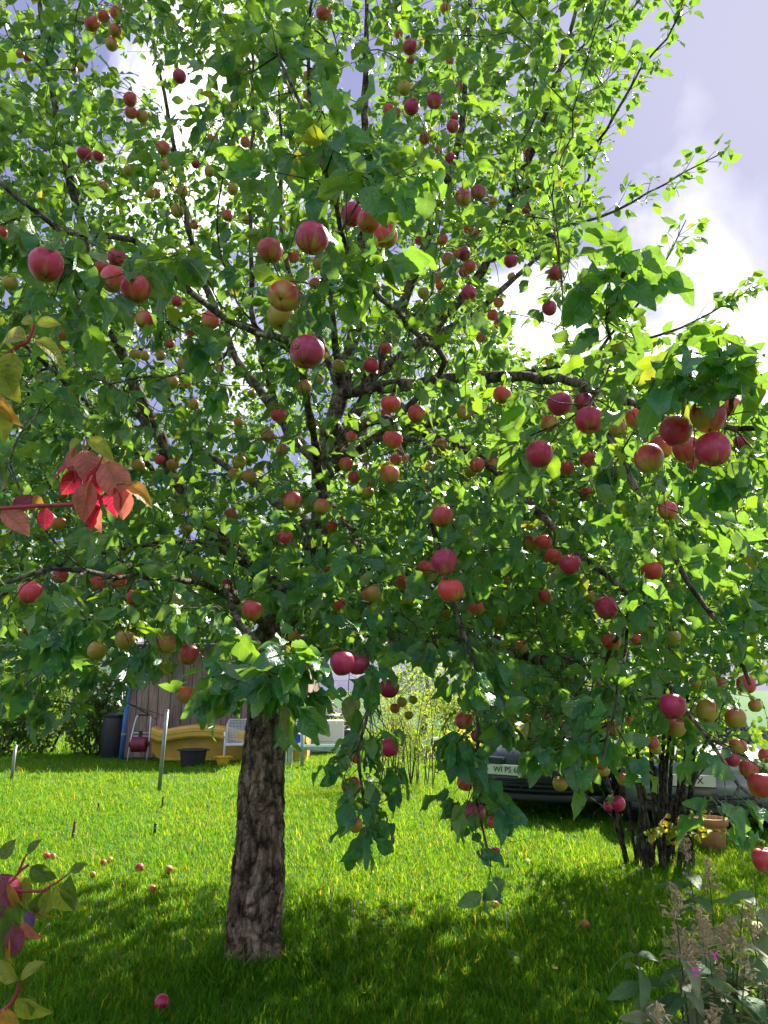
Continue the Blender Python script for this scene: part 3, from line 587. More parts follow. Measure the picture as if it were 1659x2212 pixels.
# points the twigs grow to -----------------------------------------------------
def low_edge(x): return np.interp(x, [-500,0,60,250,330,500,640,760,900,1000,1100,1200,1350,1500,1700,2200], [1540,1540,1500,1430,1395,1385,1365,1395,1395,1440,1540,1590,1600,1630,1630,1630])
def right_edge(y): return np.interp(y, [-500,0,100,200,300,400,500,560,620,700,760,800,830,880,950,1000,1100], [1520,1400,1370,1340,1300,1265,1235,1200,1100,1090,1160,1330,1450,1570,1750,2100,2100])
HOLES = [(265,130,60,80,.92),(385,215,60,100,.9),(745,190,50,70,.85),(1130,600,80,60,.9),(1170,720,80,60,.8),(30,640,40,40,.8),(310,760,34,40,.85),(800,120,50,60,.6),(470,200,40,60,.6),(1230,650,70,80,1.0),(860,560,30,30,.6),(550,700,26,30,.9),(640,120,30,50,.7),(120,470,40,30,.5),(430,420,30,30,.6),(980,300,30,40,.5)]
def sample_crown(n):
    out = []
    while sum(map(len, out)) < n:
        u = rj.normal(0, 1, (6000, 3)); u /= np.linalg.norm(u, axis=1)[:, None]; rho = rj.uniform(0.30, 1.0, 6000)**0.55
        p = np.array([-0.7, 5.6, 4.35]) + u*rho[:, None]*np.array([3.9, 4.2, 3.75])
        x, y, z = proj(p)
        k = (z > 2.7) & (x > -330) & (x < 1990) & (y > -330) & (y < low_edge(x) + rj.normal(0, 14, len(x))) & (x < right_edge(y) + rj.normal(0, 22, len(x)))
        k &= p[:, 2] > 1.15
        for hx, hy, a, b, pr in HOLES: k &= ~((((x-hx)/a)**2+((y-hy)/b)**2 < 1) & (rj.uniform(size=len(x)) < pr))
        k &= rj.uniform(size=len(x)) < np.clip(0.35 + 0.0006*(y+200) , 0.35, 1.0)      # looser towards the top
        inner = ((x-600)/230)**2 + ((y-930)/150)**2 < 1                                  # the open heart of the crown
        k &= ~(inner & (rj.uniform(size=len(x)) < 0.15))
        out.append(p[k])
    return np.concatenate(out)[:n]
crown = sample_crown(12000)
def sample_low(n):
    out = []
    while sum(map(len, out)) < n:
        u = rj.normal(0, 1, (4000, 3)); u /= np.linalg.norm(u, axis=1)[:, None]; p = np.array([1.7, 6.0, 2.75]) + u*(rj.uniform(.2, 1, 4000)**.5)[:, None]*np.array([2.3, 2.7, 1.25]); x, y, z = proj(p)
        out.append(p[(z > 3.0) & (y < low_edge(x)) & (x > 700) & (x < right_edge(y)) & (p[:, 2] > 1.35)])
    return np.concatenate(out)[:n]
crown = np.concatenate([crown, sample_low(1600)])
HERO = [(560,1450,130,85,1.66,1.85,24),(250,1330,240,95,2.05,2.6,34),(120,1310,110,60,1.9,2.2,10),(590,110,110,70,1.85,2.05,10),(700,330,190,90,1.65,1.95,22),(860,400,90,60,1.55,1.7,8),(740,560,120,80,1.65,1.85,13),(650,700,70,50,1.75,1.95,5),
 (180,620,110,75,1.6,1.75,12),(60,480,110,60,1.65,1.85,8),(300,560,100,60,1.8,2.1,8),(420,690,90,60,1.9,2.2,9),(1540,820,125,65,1.5,1.65,13),(1440,890,80,60,1.55,1.8,6),(1570,1010,110,60,1.55,1.75,10),(1335,640,45,80,1.58,1.68,6),(1250,850,150,55,1.8,2.2,11),(1130,950,90,60,2,2.4,6),
 (800,1600,60,190,2.08,2.28,18),(1035,1640,60,210,2.1,2.3,18),(1150,1510,110,75,2.6,4.2,60),(1290,1500,110,90,2.6,4.0,26),(1180,1420,200,60,3,4.5,30),(1130,1565,95,55,2.3,3.6,40),(1235,1600,110,60,2.3,3.6,30),(1450,1380,210,190,2.1,3.0,52),(1580,1690,85,90,1.85,2.0,12),(1205,1640,70,55,2.1,2.2,7),(1330,1560,70,90,2.1,2.3,9),(820,1300,190,110,2.3,3.0,34),(1000,1130,140,130,2.2,2.9,20),(1280,1120,300,180,2.1,3.2,55),(1000,1420,110,60,2.3,2.6,9),
 (140,1480,140,60,2.3,2.6,12),(345,1545,22,40,3.0,3.1,3),(420,1180,220,90,2.4,3.2,26),(620,1240,120,80,2.6,3.2,14),(1600,1200,110,150,2.0,2.6,18),(60,900,90,120,2.2,3,12),(950,740,120,120,2.6,3.4,14)]
hero = []
for hx, hy, a, b, z0, z1, n in HERO:
    for _ in range(n):
        t = rj.uniform(0, 6.283); q = math.sqrt(rj.uniform()); hero.append(P(hx+a*q*math.cos(t), hy+b*q*math.sin(t), rj.uniform(z0, z1)))
hero = np.array(hero)
stems = []
for a in APP:
    d = Vector((ra.normal(0, .22), ra.normal(0, .22), 1)).normalized()
    if a['r'] > 25: d = Vector((ra.normal(0, .12), ra.normal(0.12, .12), 1)).normalized()
    a['up'] = d; a['top'] = a['c'] + np.array(d)*(a['R']*1.32); stems.append(a['top'])
stems = np.array(stems)
TARGET = np.concatenate([crown, hero, np.array(spur_pts), stems])
TKIND = np.concatenate([np.zeros(len(crown)), np.ones(len(hero)), np.full(len(spur_pts), 2), np.full(len(stems), 3)]).astype(int)
# order by distance from the limbs, then connect every point to the nearest wood
cap = len(PTS) + len(TARGET)*9 + 10
A = np.zeros((cap, 3), np.float32); A[:len(PTS)] = PTS
n_now = len(PTS); n_limb = n_now
d0 = np.empty(len(TARGET))
for i in range(0, len(TARGET), 256):
    q = TARGET[i:i+256].astype(np.float32); d0[i:i+256] = np.sqrt(((q[:, None, :]-A[None, :n_now])**2).sum(-1)).min(1)
TIPS = []
for ti in np.argsort(d0):
    p = TARGET[ti]; pf = p.astype(np.float32)
    df = A[:n_now]-pf; k = int(np.argmin(np.einsum('ij,ij->i', df, df))); q = np.array(PTS[k]); D = float(np.linalg.norm(p-q))
    # wood grows outward: step back along the parent so that the twig leaves at a slant
    back = 0
    while PAR[k] >= 0 and back < 4 and np.dot(p-np.array(PTS[k]), DIR[k]) < 0.35*np.linalg.norm(p-np.array(PTS[k])): k = PAR[k]; back += 1
    q = np.array(PTS[k]); D = float(np.linalg.norm(p-q))
    m = max(1, min(8, int(D/0.075))); ctl = q + np.array(DIR[k])*D*0.35 + np.array([0, 0, 0.10*D]) + rj.normal(0, 0.05*D, 3); prev = k; lastp = q
    for j in range(1, m+1):
        t = j/m; c = (1-t)**2*q + 2*t*(1-t)*ctl + t*t*p
        d = c-lastp; d = d/(np.linalg.norm(d)+1e-9); prev = add_node(c, prev, d); A[n_now] = c; n_now += 1; lastp = c
    TIPS.append((prev, ti))
PTS = np.array(PTS); PAR = np.array(PAR); DIR = np.array(DIR); RADN = np.array(RAD)
r2 = np.zeros(len(PTS)); nch = np.zeros(len(PTS), int)
for i in range(len(PTS)-1, n_limb-1, -1):
    if r2[i] == 0: r2[i] = 0.0013**2.3
    r2[PAR[i]] += r2[i]
RADN[n_limb:] = np.clip(r2[n_limb:]**(1/2.3), 0.0017, 0.022)
kids = [[] for _ in range(len(PTS))]
for i in range(n_limb, len(PTS)): kids[PAR[i]].append(i)
chains = []
start = [(i, k) for i in range(n_limb) for k in kids[i]]
while start:
    par, c = start.pop(); ch = [par, c]
    while kids[c]:
        ks = sorted(kids[c], key=lambda k: -RADN[k])
        for o in ks[1:]: start.append((c, o))
        c = ks[0]; ch.append(c)
    chains.append(ch)

# trunk -----------------------------------------------------------------------
def build_trunk():
    na, nz = 130, 270; ctrl = np.array([(-.774,4.95,-.12,.185),(-.774,4.95,0.03,.162),(-.768,4.95,.25,.148),(-.762,4.95,.7,.139),(-.752,4.95,1.15,.133),(-.745,4.96,1.5,.127),(-.735,4.97,1.75,.128),(-.715,4.99,1.93,.125),(-.68,5.01,2.06,.075)])
    c = curve_pts(ctrl, 0.0065); c = c[np.linspace(0, len(c)-1, nz).astype(int)]
    th = np.arange(na)/na*2*math.pi; T, Zi = np.meshgrid(th, np.arange(nz)); Z = c[:, 2][Zi]; R = c[:, 3][Zi]
    u = T/(2*math.pi)
    wx = u*17 + 0.55*(vnoise(u*26, Z*9, 4)-.5); wy = Z*8.5 + 0.9*(vnoise(u*22, Z*14, 9)-.5)
    f1, f2, idc = worley(wx, wy, 17, 1.0); plate = np.clip((f2-f1)*3.2, 0, 1)**0.6
    g1, g2, id2 = worley(u*44+.6*(vnoise(u*40, Z*30, 2)-.5), Z*25, 44, 5.0); fine = np.clip((g2-g1)*3, 0, 1)**0.6
    flare = 0.018*np.exp(-np.maximum(Z, 0)/0.16)*np.cos(5*T+1.0) + 0.010*np.sin(2*T+3*Z)
    lump = (vnoise(u*6, Z*4, 11)-.5)*0.016
    R = R + flare + lump + 0.019*(plate-0.6)*(0.4+idc) + 0.007*(fine-.5)*(0.4+id2) + (vnoise(u*120, Z*60, 8)-.5)*0.003
    # seam: blend the last columns with the first so the noise closes
    b = np.clip((na-np.arange(na))/12.0, 0, 1)[None, :]; R = R*b + R[:, :1]*(1-b)
    X = c[:, 0][Zi] + R*np.cos(T); Y = c[:, 1][Zi] + R*np.sin(T)
    v = np.stack([X, Y, Z], -1).reshape(-1, 3) - T0; i = np.arange(na); k = (i+1) % na
    q = np.concatenate([np.stack([j*na+i, j*na+k, (j+1)*na+k, (j+1)*na+i], 1) for j in range(nz-1)])
    me = mesh_np('trunk', v, q); me.materials.append(M_TRUNK); link(bpy.data.objects.new('trunk', me), TREE)
build_trunk()
for path, rad in limb_paths:
    rr = rad*(1 + 0.12*rj.normal(0, 1, len(rad))*np.minimum(1, rad/0.02)); v, f = tube_np(path-T0, rr, 12 if rad[0] > .03 else 8)
    me = mesh_np('limb', v, f); me.materials.append(M_BRANCH); link(bpy.data.objects.new('limb', me), TREE)
tv, tf, off = [], [], 0
nb = 0
for ch in sorted(chains, key=lambda c: -RADN[c[1]]):
    pts = PTS[ch]; rad = RADN[ch].copy(); rad[0] = min(rad[0], rad[1]*1.25); rad[-1] *= 0.7
    big = rad[1] > 0.0065 and nb < 110
    v, f = tube_np(pts-T0, rad, 7 if big else (5 if rad[1] > .003 else 4))
    if big:
        me = mesh_np('branch', v, f); me.materials.append(M_BRANCH); link(bpy.data.objects.new('branch', me), TREE); nb += 1
    else: tv.append(v); tf.append(f+off); off += len(v)
me = mesh_np('twigs', np.concatenate(tv), np.concatenate(tf)); me.materials.append(M_BRANCH)
link(bpy.data.objects.new('twigs', me), TREE)['kind'] = 'stuff'

# leaves -----------------------------------------------------------------------
lp, ld, ln, ls = [], [], [], []
def spur(p, d, n, droop, size):
    for _ in range(n):
        v = rj.normal(0, 1, 3); v /= np.linalg.norm(v); q = 0.55*d + 0.95*v + np.array([0, 0, -droop]); 
        nn = np.array([0, 0, 0.75]) + rj.normal(0, 0.55, 3)
        lp.append(p + rj.normal(0, 0.006, 3)); ld.append(q); ln.append(nn); ls.append(size*rj.uniform(0.62, 1.18))
for node, ti in TIPS:
    k = TKIND[ti]; p = PTS[node]; d = DIR[node]; z = float((p-CAM) @ FW)
    if k == 0:
        spur(p, d, rj.integers(5, 9), 0.45, 0.079)
        if rj.uniform() < 0.75 and PAR[node] >= n_limb: spur(PTS[PAR[node]], DIR[PAR[node]], rj.integers(1, 4), 0.4, 0.072)
    elif k == 1: spur(p, d, rj.integers(5, 8), 0.65, 0.080)
    elif k == 2: spur(p, d, rj.integers(3, 6), 0.5, 0.070)
    else: spur(p, d, rj.integers(2, 5), 0.35, 0.066)
lp, ld, ln, ls = map(np.array, (lp, ld, ln, ls))
S, D, Nn = frames(ld, ln)
cen = lp + D*(ls*0.75)[:, None]; x, y, z = proj(cen); q1 = proj(lp + D*(ls*0.45)[:, None]); q2 = proj(lp + D*(ls*1.15)[:, None])
keep = (z > 1.35)
for a in APP:                                     # the fruit the photograph shows stays in view
    dd = np.minimum(np.hypot(x-a['px'], y-a['py']), np.minimum(np.hypot(q1[0]-a['px'], q1[1]-a['py']), np.hypot(q2[0]-a['px'], q2[1]-a['py']))); wl = np.minimum(ls/np.maximum(z, .5)*FPX*0.30, a['r']*0.5)
    front = (z < a['z']+0.5*a['R']) & (dd < a['r']*0.8+wl*0.75)
    keep &= ~(front & (rj.uniform(size=len(x)) < 0.95))
    inside = np.linalg.norm(cen-a['c'], axis=1) < a['R']*1.02; keep &= ~inside
# the limbs stay readable between the leaves
for li, (path, rad) in enumerate(limb_paths):
    if rad[0] < 0.01 or li in (0, 1, 25, 26, 27, 28): continue
    qx, qy, qz = proj(path)
    for i in range(0, len(path)-1):
        if not (-50 < qx[i] < 1700 and -50 < qy[i] < 2000): continue
        for t in (0.0, 0.5):
            cxp, cyp, czp = qx[i]+(qx[i+1]-qx[i])*t, qy[i]+(qy[i+1]-qy[i])*t, qz[i]
            rp = rad[i]*FPX/czp + 5
            near_ = (np.abs(x-cxp) < rp+12) & (np.abs(y-cyp) < rp+12) & (z < czp+0.02)
            keep[near_] &= rj.uniform(size=int(near_.sum())) > 0.09
# the bare trunk and the open view below the crown
keep &= ~((x > 500) & (x < 606) & (y > 1535) & (z < 5.2))
keep &= ~((y > low_edge(x)+22) & (z > 2.75) & (x < 1000))
keep &= ~((x > 1040) & (x < 1128) & (y > 1606) & (y < 1700)) & ~((x > 1085) & (x < 1200) & (y > 1655) & (y < 1715))
keep &= ~((x > 1500) & (x < 1590) & (y > 1755) & (y < 1850))
lp, S, D, Nn, ls, x, y, z = lp[keep], S[keep], D[keep], Nn[keep], ls[keep], x[keep], y[keep], z[keep]
inf = (x > 0) & (x < 1659) & (y > 0) & (y < 2212)
szpx = ls/z*inf; order = np.argsort(-szpx); single = order[:300]; mask = np.ones(len(lp), bool); mask[single] = False
for i in single: leaf_object(HIGH_ME[i % len(HIGH_ME)], lp[i], S[i], D[i], Nn[i], float(ls[i]), TREE)
near = mask & (z < 3.0); far = mask & ~near
bake_leaves('foliage', lp[near]-T0, S[near], D[near], Nn[near], ls[near], HIGH, rj.integers(0, len(HIGH), near.sum()), M_LEAF, TREE)
bake_leaves('foliage', lp[far]-T0, S[far], D[far], Nn[far], ls[far], LOW, rj.integers(0, len(LOW), far.sum()), M_LEAF, TREE)
print('LEAVES', len(lp), 'nodes', len(PTS), 'chains', len(chains), 'apples', len(APP))

# ------------------------------------------------------------------ apples
def apple_mesh(seed):
    r = np.random.default_rng(seed); nu, nv = 26, 18; V = []
    a1, a2, p1, p2 = r.uniform(.0, .05), r.uniform(0, .05), r.uniform(0, 6), r.uniform(0, 6); tall = r.uniform(0.92, 1.06)
    for j in range(nv+1):
        t = math.pi*(0.015+0.97*j/nv); top = math.exp(-(t/.36)**2); bot = math.exp(-((math.pi-t)/.34)**2)
        for i in range(nu):
            th = 2*math.pi*i/nu; rr = math.sin(t)**0.92*(1+0.09*math.cos(t))*(1+a1*math.cos(th+p1)+a2*math.cos(2*th+p2)*0.7+0.035*math.cos(5*th+p1)*(t/math.pi)**3)
            zz = math.cos(t)*tall - 0.30*top + 0.17*bot + 0.04*math.cos(th+p2)*math.cos(t); V.append((rr*math.cos(th)*0.98, rr*math.sin(th)*0.98, zz))
    Q = [(j*nu+i, (j+1)*nu+i, (j+1)*nu+(i+1) % nu, j*nu+(i+1) % nu) for j in range(nv) for i in range(nu)]
    me = mesh_np('apple', V, Q); me.materials.append(M_APPLE); return me
APPLE_ME = [apple_mesh(s) for s in range(6)]
def stem_mesh():
    v, f = tube_np(np.array([(0, 0, .52), (0.01, 0, .8), (0.04, 0.01, 1.08), (0.0, 0.0, 1.34)]), np.array([.035, .03, .03, .045]), 6)
    me = mesh_np('stem', v, f); me.materials.append(M_STEM); return me
STEM_ME = stem_mesh()
def calyx_mesh():
    b = MB()
    for k in range(5):
        a = k*2*math.pi/5; c, s = math.cos(a), math.sin(a)
        b.add([(0.02*c-.035*s, .02*s+.035*c, -.70), (0.02*c+.035*s, .02*s-.035*c, -.70), (.12*c, .12*s, -.86), (.03*c, .03*s, -.74)], [(0, 1, 2), (0, 2, 3), (1, 3, 2), (0, 3, 1)])
    me = bpy.data.meshes.new('calyx'); me.from_pydata(b.v, [], b.f); me.materials.append(M_CALYX); return me
CALYX_ME = calyx_mesh()
RC = {'r': ((.60, .05, .06), .95), 'p': ((.47, .018, .092), 1.15), 'o': ((.62, .11, .055), .62), 'y': ((.55, .16, .05), .16)}  # p: crimson skin, its extra blue is sky sheen put into the colour
CW = {'r': 'red', 'p': 'deep crimson', 'o': 'orange flushed', 'y': 'yellow green'}
SPECIAL = [(674,520,'largest crimson apple hanging alone on a thin stalk in the crown'),(611,640,'red apple showing its calyx end, resting on a yellow apple'),(606,690,'yellow apple tucked directly below a red apple'),(661,760,'lopsided red apple with a brown worm hole in its side'),
 (760,465,'crimson apple at one end of the row beside the big lone apple'),(799,480,'red apple between the other two of a row of three'),(834,510,'orange red apple at the low end of a row of three'),(101,565,'big crimson apple on the grey branch above the dogwood twig'),
 (294,625,'red apple hanging lowest in the bunch on the grey branch'),(245,605,'red apple half behind a leaf in the bunch on the grey branch'),(1529,897,'purple red apple on top of the big cluster'),(1460,932,'crimson apple on the upper flank of the big cluster'),(1540,972,'crimson apple at the bottom of the big cluster under a leaf'),
 (1430,967,'red apple in the middle of the flank of the big cluster'),(1402,993,'red apple hanging lowest on the flank of the big cluster'),(1483,970,'dull red apple wedged in the middle of the big cluster'),(1209,872,'crimson apple crossed by a bare grey twig'),(1272,907,'crimson apple under a leaf beside the apple crossed by a twig'),(1165,980,'crimson apple with a pale leaf over its shoulder'),
 (958,1215,'big pinkish red apple stacked above another on the long hanging branch'),(974,1275,'pinkish red apple stacked below another on the long hanging branch'),(955,1115,'red apple with a leaf on top, above the stacked pair'),(739,1432,'dark crimson apple at the back of a touching pair beside the trunk'),(774,1437,'dark crimson apple at the front of a touching pair beside the trunk'),(841,1487,'dark crimson apple just below the touching pair beside the trunk'),
 (848,948,'red apple alone in a dark gap of the crown heart'),(842,1022,'orange red apple below the lone red apple of the crown heart'),(1233,1220,'shiny crimson apple at the end of a row of four'),(1194,1205,'red apple overlapped by the shiny one in a row of four'),(1310,1310,'crimson apple with a small leaf across its lower half'),
 (1453,1522,'large crimson apple above the many stemmed shrub'),(1459,1568,'orange apple touching the large crimson one from below'),(1025,1757,'crimson apple near the tip of the hanging branch over the lawn'),(1067,1775,'small red apple beside the crimson one at the hanging tip'),(1640,1857,'red apple hanging lowest, above the dry phlox heads'),(410,1412,'red and yellow apple half under leaves beside the trunk top'),(401,1498,'orange striped apple hanging in front of the wooden shed')]
def zone(a):
    x, y, z = a['px'], a['py'], a['z']
    if y > 1600: return 'on the hanging branch tips above the lawn' if x < 1200 else 'on low twigs in front of the many stemmed shrub'
    if y > 1380:
        if x < 520: return 'on the low boughs above the wooden shed'
        if x < 900: return 'on the hanging spray beside the trunk'
        if x < 1200: return 'in the drooping foliage over the pale willowy shrub'
        return 'in the low foliage above the parked cars'
    if y > 1080:
        if x < 480: return 'among broad dark leaves below the dogwood twig'
        if x < 900: return 'in the foliage just above the trunk top'
        if x < 1150: return 'along the long hanging branch'
        return 'along the grey limb that slopes to the car side'
    if y > 760:
        if x < 480: return 'deep in shade behind the dogwood twig'
        if x < 800: return 'among bare twigs in the heart of the crown'
        if x < 1100: return 'round the fork of the side limb'
        return 'under the level limb towards the open sky'
    if y > 420:
        if x < 480: return 'around the grey outer branch on the shed side'
        if x < 900: return 'close around the big lone apple'
        return 'on the steep limbs on the car side of the crown'
    if x < 480: return 'high among upright shoots on the shed side'
    if x < 850: return 'high in the middle of the crown'
    return 'high in the dense fruiting spur against the sky'
specials = {}
for sx, sy, t in SPECIAL:
    j = min(range(len(APP)), key=lambda i: math.hypot(APP[i]['px']-sx, APP[i]['py']-sy) + (0 if APP[i]['r'] > 12 else 30))
    if j not in specials: specials[j] = t
for i, a in enumerate(APP):
    col, bl = RC[a['col']]; j = ra.uniform(0.82, 1.18)
    o = bpy.data.objects.new('apple', APPLE_ME[i % 6]); link(o)
    up = a['up']
    if i in specials and 'calyx end' in specials[i]: up = Vector((0.12, 0.80, 0.62)).normalized()
    if i in specials and 'worm hole' in specials[i]: up = Vector((0.25, 0.25, 0.95)).normalized()
    o.rotation_mode = 'QUATERNION'; o.rotation_quaternion = up.to_track_quat('Z', 'Y') @ Quaternion((0, 0, 1), ra.uniform(0, 6.28))
    o.location = a['c']; R = a['R']; o.scale = (R, R, R)
    o.color = (col[0]*j, col[1]*j, col[2]*j*ra.uniform(.8, 1.2), bl + ra.normal(0, .09))
    if i in specials: tag(o, specials[i], 'apple')
    else:
        zn = zone(a); nn_ = sum(1 for b in APP if b is not a and np.linalg.norm(b['c']-a['c']) < 1.35*(b['R']+a['R']))
        how = 'single' if nn_ == 0 else ('paired' if nn_ == 1 else 'bunched')
        tag(o, f"{how} {CW[a['col']]} apple hanging {zn}", 'apple', f"{how} {CW[a['col']]} apples {zn}")
    if a['r'] > 5: link(bpy.data.objects.new('stem', STEM_ME), o)
    if a['r'] > 16: link(bpy.data.objects.new('calyx', CALYX_ME), o)
    if i in specials and 'worm hole' in specials[i]:
        b = MB(); dl = o.rotation_quaternion.inverted() @ Vector((-0.52, -0.80, 0.0)).normalized(); q = dl.to_track_quat('Z', 'Y')
        for rr, h, mt, nm in ((.17, .985, M_TERRA, 'worm_scar'), (.07, 1.0, M_CALYX, 'worm_hole')):
            b = MB().lathe([(rr*.1, h-.02), (rr, h-.05), (rr*.9, h), (rr*.3, h-.005)], 14); h2 = b.build(nm, mt, o, True); h2.rotation_mode = 'QUATERNION'; h2.rotation_quaternion = q
FALL = [(0,3200,.7836,"230,230,18,r 262,235,16,o 517,265,17,r 550,250,15,o 700,292,22,r 848,303,22,o 762,398,20,o 465,325,14,o 810,985,40,p"), (1900,3200,.6775,"72,553,23,o 597,675,28,r")]
FL = ['bruised pink windfall apple touching another on the sunny grass','pale windfall apple touching a pinker one on the sunny grass','pink windfall apple beside a patch of dry grass','pale brownish windfall apple behind a patch of dry grass','pink windfall apple lying alone on sunny grass','half rotten windfall apple with brown top on sunny grass','pale yellowish windfall apple sunk in the grass','small brown rotten windfall apple in dry grass','dark red windfall apple lying in deep tree shade','small orange windfall apple under the hanging branch tip','red windfall apple alone on the shaded open lawn']
k = 0
for ox, oy, s, t in FALL:
    for fx, fy, r, c in unpack(t):
        px, py, r = (ox+fx*s)*1659/3024, (oy+fy*s)*1659/3024, r*s*1659/3024
        g = G(px, py+r*0.55); z = float((g-CAM) @ FW); R = min(0.042, max(0.026, r*z/FPX)); col, bl = RC[c]
        o = link(bpy.data.objects.new('apple', APPLE_ME[k % 6])); o.location = (g[0], g[1], R*0.88+0.012); o.scale = (R,)*3
        o.rotation_euler = (ra.uniform(.5, 2.4), ra.uniform(-.6, .6), ra.uniform(0, 6.28)); o.color = (*col, bl-.05)
        tag(o, FL[k], 'apple', 'windfall apples on the lawn'); link(bpy.data.objects.new('stem', STEM_ME), o); k += 1
# ------------------------------------------------------------------ shrubs and trees round the lawn
NARROW = [leaf_template(4, 3, rt, width=rt.uniform(.07, .10), fold=.2, curl=rt.uniform(.05, .35), wave=.01, pet=.08) for _ in range(5)]
ROUND = [leaf_template(5, 3, rt, width=rt.uniform(.36, .44), fold=rt.uniform(.05, .3), curl=rt.uniform(.05, .3), wave=.04) for _ in range(6)]
def scatter_leaves(name, pos, dirs, size, templates, mat, parent, r, origin, droop=0.4, up=0.7):
    n = len(pos); d = dirs + r.normal(0, .7, (n, 3)) + np.array([0, 0, -droop]); nn = np.array([0, 0, up]) + r.normal(0, .6, (n, 3)); S, D, N_ = frames(d, nn)
    return bake_leaves(name, pos-origin, S, D, N_, size, templates, r.integers(0, len(templates), n), mat, parent)
def ball_points(n, c, rad, r, lumps=9, lo=0.55):
    """points through a lumpy crown"""
    c = np.array(c); rad = np.array(rad); cs = r.normal(0, 1, (lumps, 3)); cs /= np.linalg.norm(cs, axis=1)[:, None]; cs = c + cs*rad*0.55
    k = r.integers(0, lumps, n); u = r.normal(0, 1, (n, 3)); u /= np.linalg.norm(u, axis=1)[:, None]
    p = cs[k] + u*rad*0.55*(r.uniform(lo, 1, n)**0.5)[:, None]*r.uniform(.75, 1.15, (lumps, 1))[k]; return p, u
def bush(name, label, cat, base, c, rad, n, size, mat, seed, stems=5, stem_r=0.03, group=None, templates=None):
    r = np.random.default_rng(seed); base = np.array(base, float); o = empty(name, base); tag(o, label, cat, group)
    p, u = ball_points(n, c, rad, r, 12); k = p[:, 2] > 0.03; p, u = p[k], u[k]
    scatter_leaves('crown', p, u, size*r.uniform(.6, 1.2, len(p)), templates or LOW, mat, o, r, base)
    for i in range(stems):
        top = np.array(c) + r.normal(0, .45, 3)*np.array(rad); top[2] = max(top[2], base[2]+.5)
        b = base + np.array([r.normal(0, .12), r.normal(0, .12), -.05]); mid = (b+top)/2 + r.normal(0, .1, 3)*np.array(rad)
        path = curve_pts([b, mid, top], .25); rr = np.linspace(stem_r, stem_r*.3, len(path)); v, f = tube_np(path-base, rr, 7)
        me = mesh_np('trunk' if stems == 1 else 'stem', v, f); me.materials.append(M_SHRUBWOOD); link(bpy.data.objects.new(me.name.split('.')[0], me), o)
    return o
# hedge on the far left of the shed
for i, (px, Y, hh) in enumerate(((205, 18.6, 1.9), (110, 18.9, 2.2), (10, 18.4, 2.1), (-95, 18.6, 2.3))):
    x = WX(px, Y, 1); bush('hedge_bush', ['dark green hedge bush beside the blue downpipe', 'dark green hedge bush below the white truck lettering', 'dark green hedge bush behind the pole with green cap', 'outermost dark green hedge bush away from the shed'][i], 'bush', (x, Y, 0), (x, Y, hh*.52), (.72, .8, hh*.55), 3000, .10, M_HEDGE, 30+i, 5, .03, 'hedge bushes at the lawn edge')
bush('yellowing_tree', 'pale yellow green tree standing behind the car side foliage', 'tree', (5.9, 10.0, 0), (5.5, 9.8, 2.9), (1.35, 1.25, 1.45), 4600, .075, M_WILLOW, 41, 1, .10)
bush('lime_tree', 'light green tree behind the parked dark green car', 'tree', (5.5, 22, 0), (5.5, 22, 3.0), (2.6, 2, 2.4), 4000, .13, M_TREEBG, 42, 1, .12)
bush('young_tree', 'light green young tree behind the wire fence', 'tree', (1.2, 25.5, 0), (1.2, 25.5, 2.8), (2.0, 1.6, 2.2), 3200, .13, M_TREEBG, 43, 1, .10)
bush('garden_tree', 'green garden tree rising behind the wooden shed', 'tree', (-2.2, 22.2, 0), (-2.2, 22.2, 4.2), (3.0, 1.6, 2.2), 4800, .14, M_TREEBG, 44, 1, .14)
bush('corner_tree', 'green tree behind the hedge and white truck', 'tree', (-10.8, 22, 0), (-10.8, 22, 3.3), (2.8, 2, 2.6), 3600, .13, M_TREEBG, 45, 1, .14)
bush('fence_bush', 'yellow green bush at the foot of the wire fence', 'bush', (2.3, 20.4, 0), (2.3, 20.4, 1.0), (1.5, .8, .95), 3200, .085, M_WILLOW, 46, 6, .02)
bush('flowering_bush', 'low bush with yellow and orange leaves behind the hanging branch', 'bush', (1.55, 16.2, 0), (1.55, 16.2, .35), (.55, .4, .38), 700, .075, M_YEL, 47, 4, .012)
def willow():
    r = np.random.default_rng(51); base = G(880, 1700); o = empty('willow_shrub', base); tag(o, 'thin stemmed willowy shrub with narrow pale yellow green leaves', 'shrub')
    lp_, ld_ = [], []
    for i in range(34):
        b = base + np.array([r.normal(0, .28), r.normal(0, .25), -.03]); az = r.uniform(0, 6.28); ht = r.uniform(1.2, 2.3); out = r.uniform(.3, 1.25)
        top = b + np.array([math.cos(az)*out-0.35*out, math.sin(az)*out*.7, ht]); mid = b + np.array([math.cos(az)*out*.25, math.sin(az)*out*.2, ht*.62])
        path = curve_pts([b, mid, top], .09); v, f = tube_np(path-base, np.linspace(.011, .002, len(path)), 5)
        me = mesh_np('stem', v, f); me.materials.append(M_DRYSTEM); link(bpy.data.objects.new('stem', me), o)
        for j in range(int(len(path)*.3), len(path)):
            for q in range(9): lp_.append(path[j]+r.normal(0, .06, 3)); ld_.append(path[j]-path[j-1])
    lp_ = np.array(lp_); ld_ = np.array(ld_); ld_ /= np.linalg.norm(ld_, axis=1)[:, None]
    scatter_leaves('crown', lp_, ld_, .075*r.uniform(.6, 1.2, len(lp_)), NARROW, M_WILLOW, o, r, base, .2)
willow()
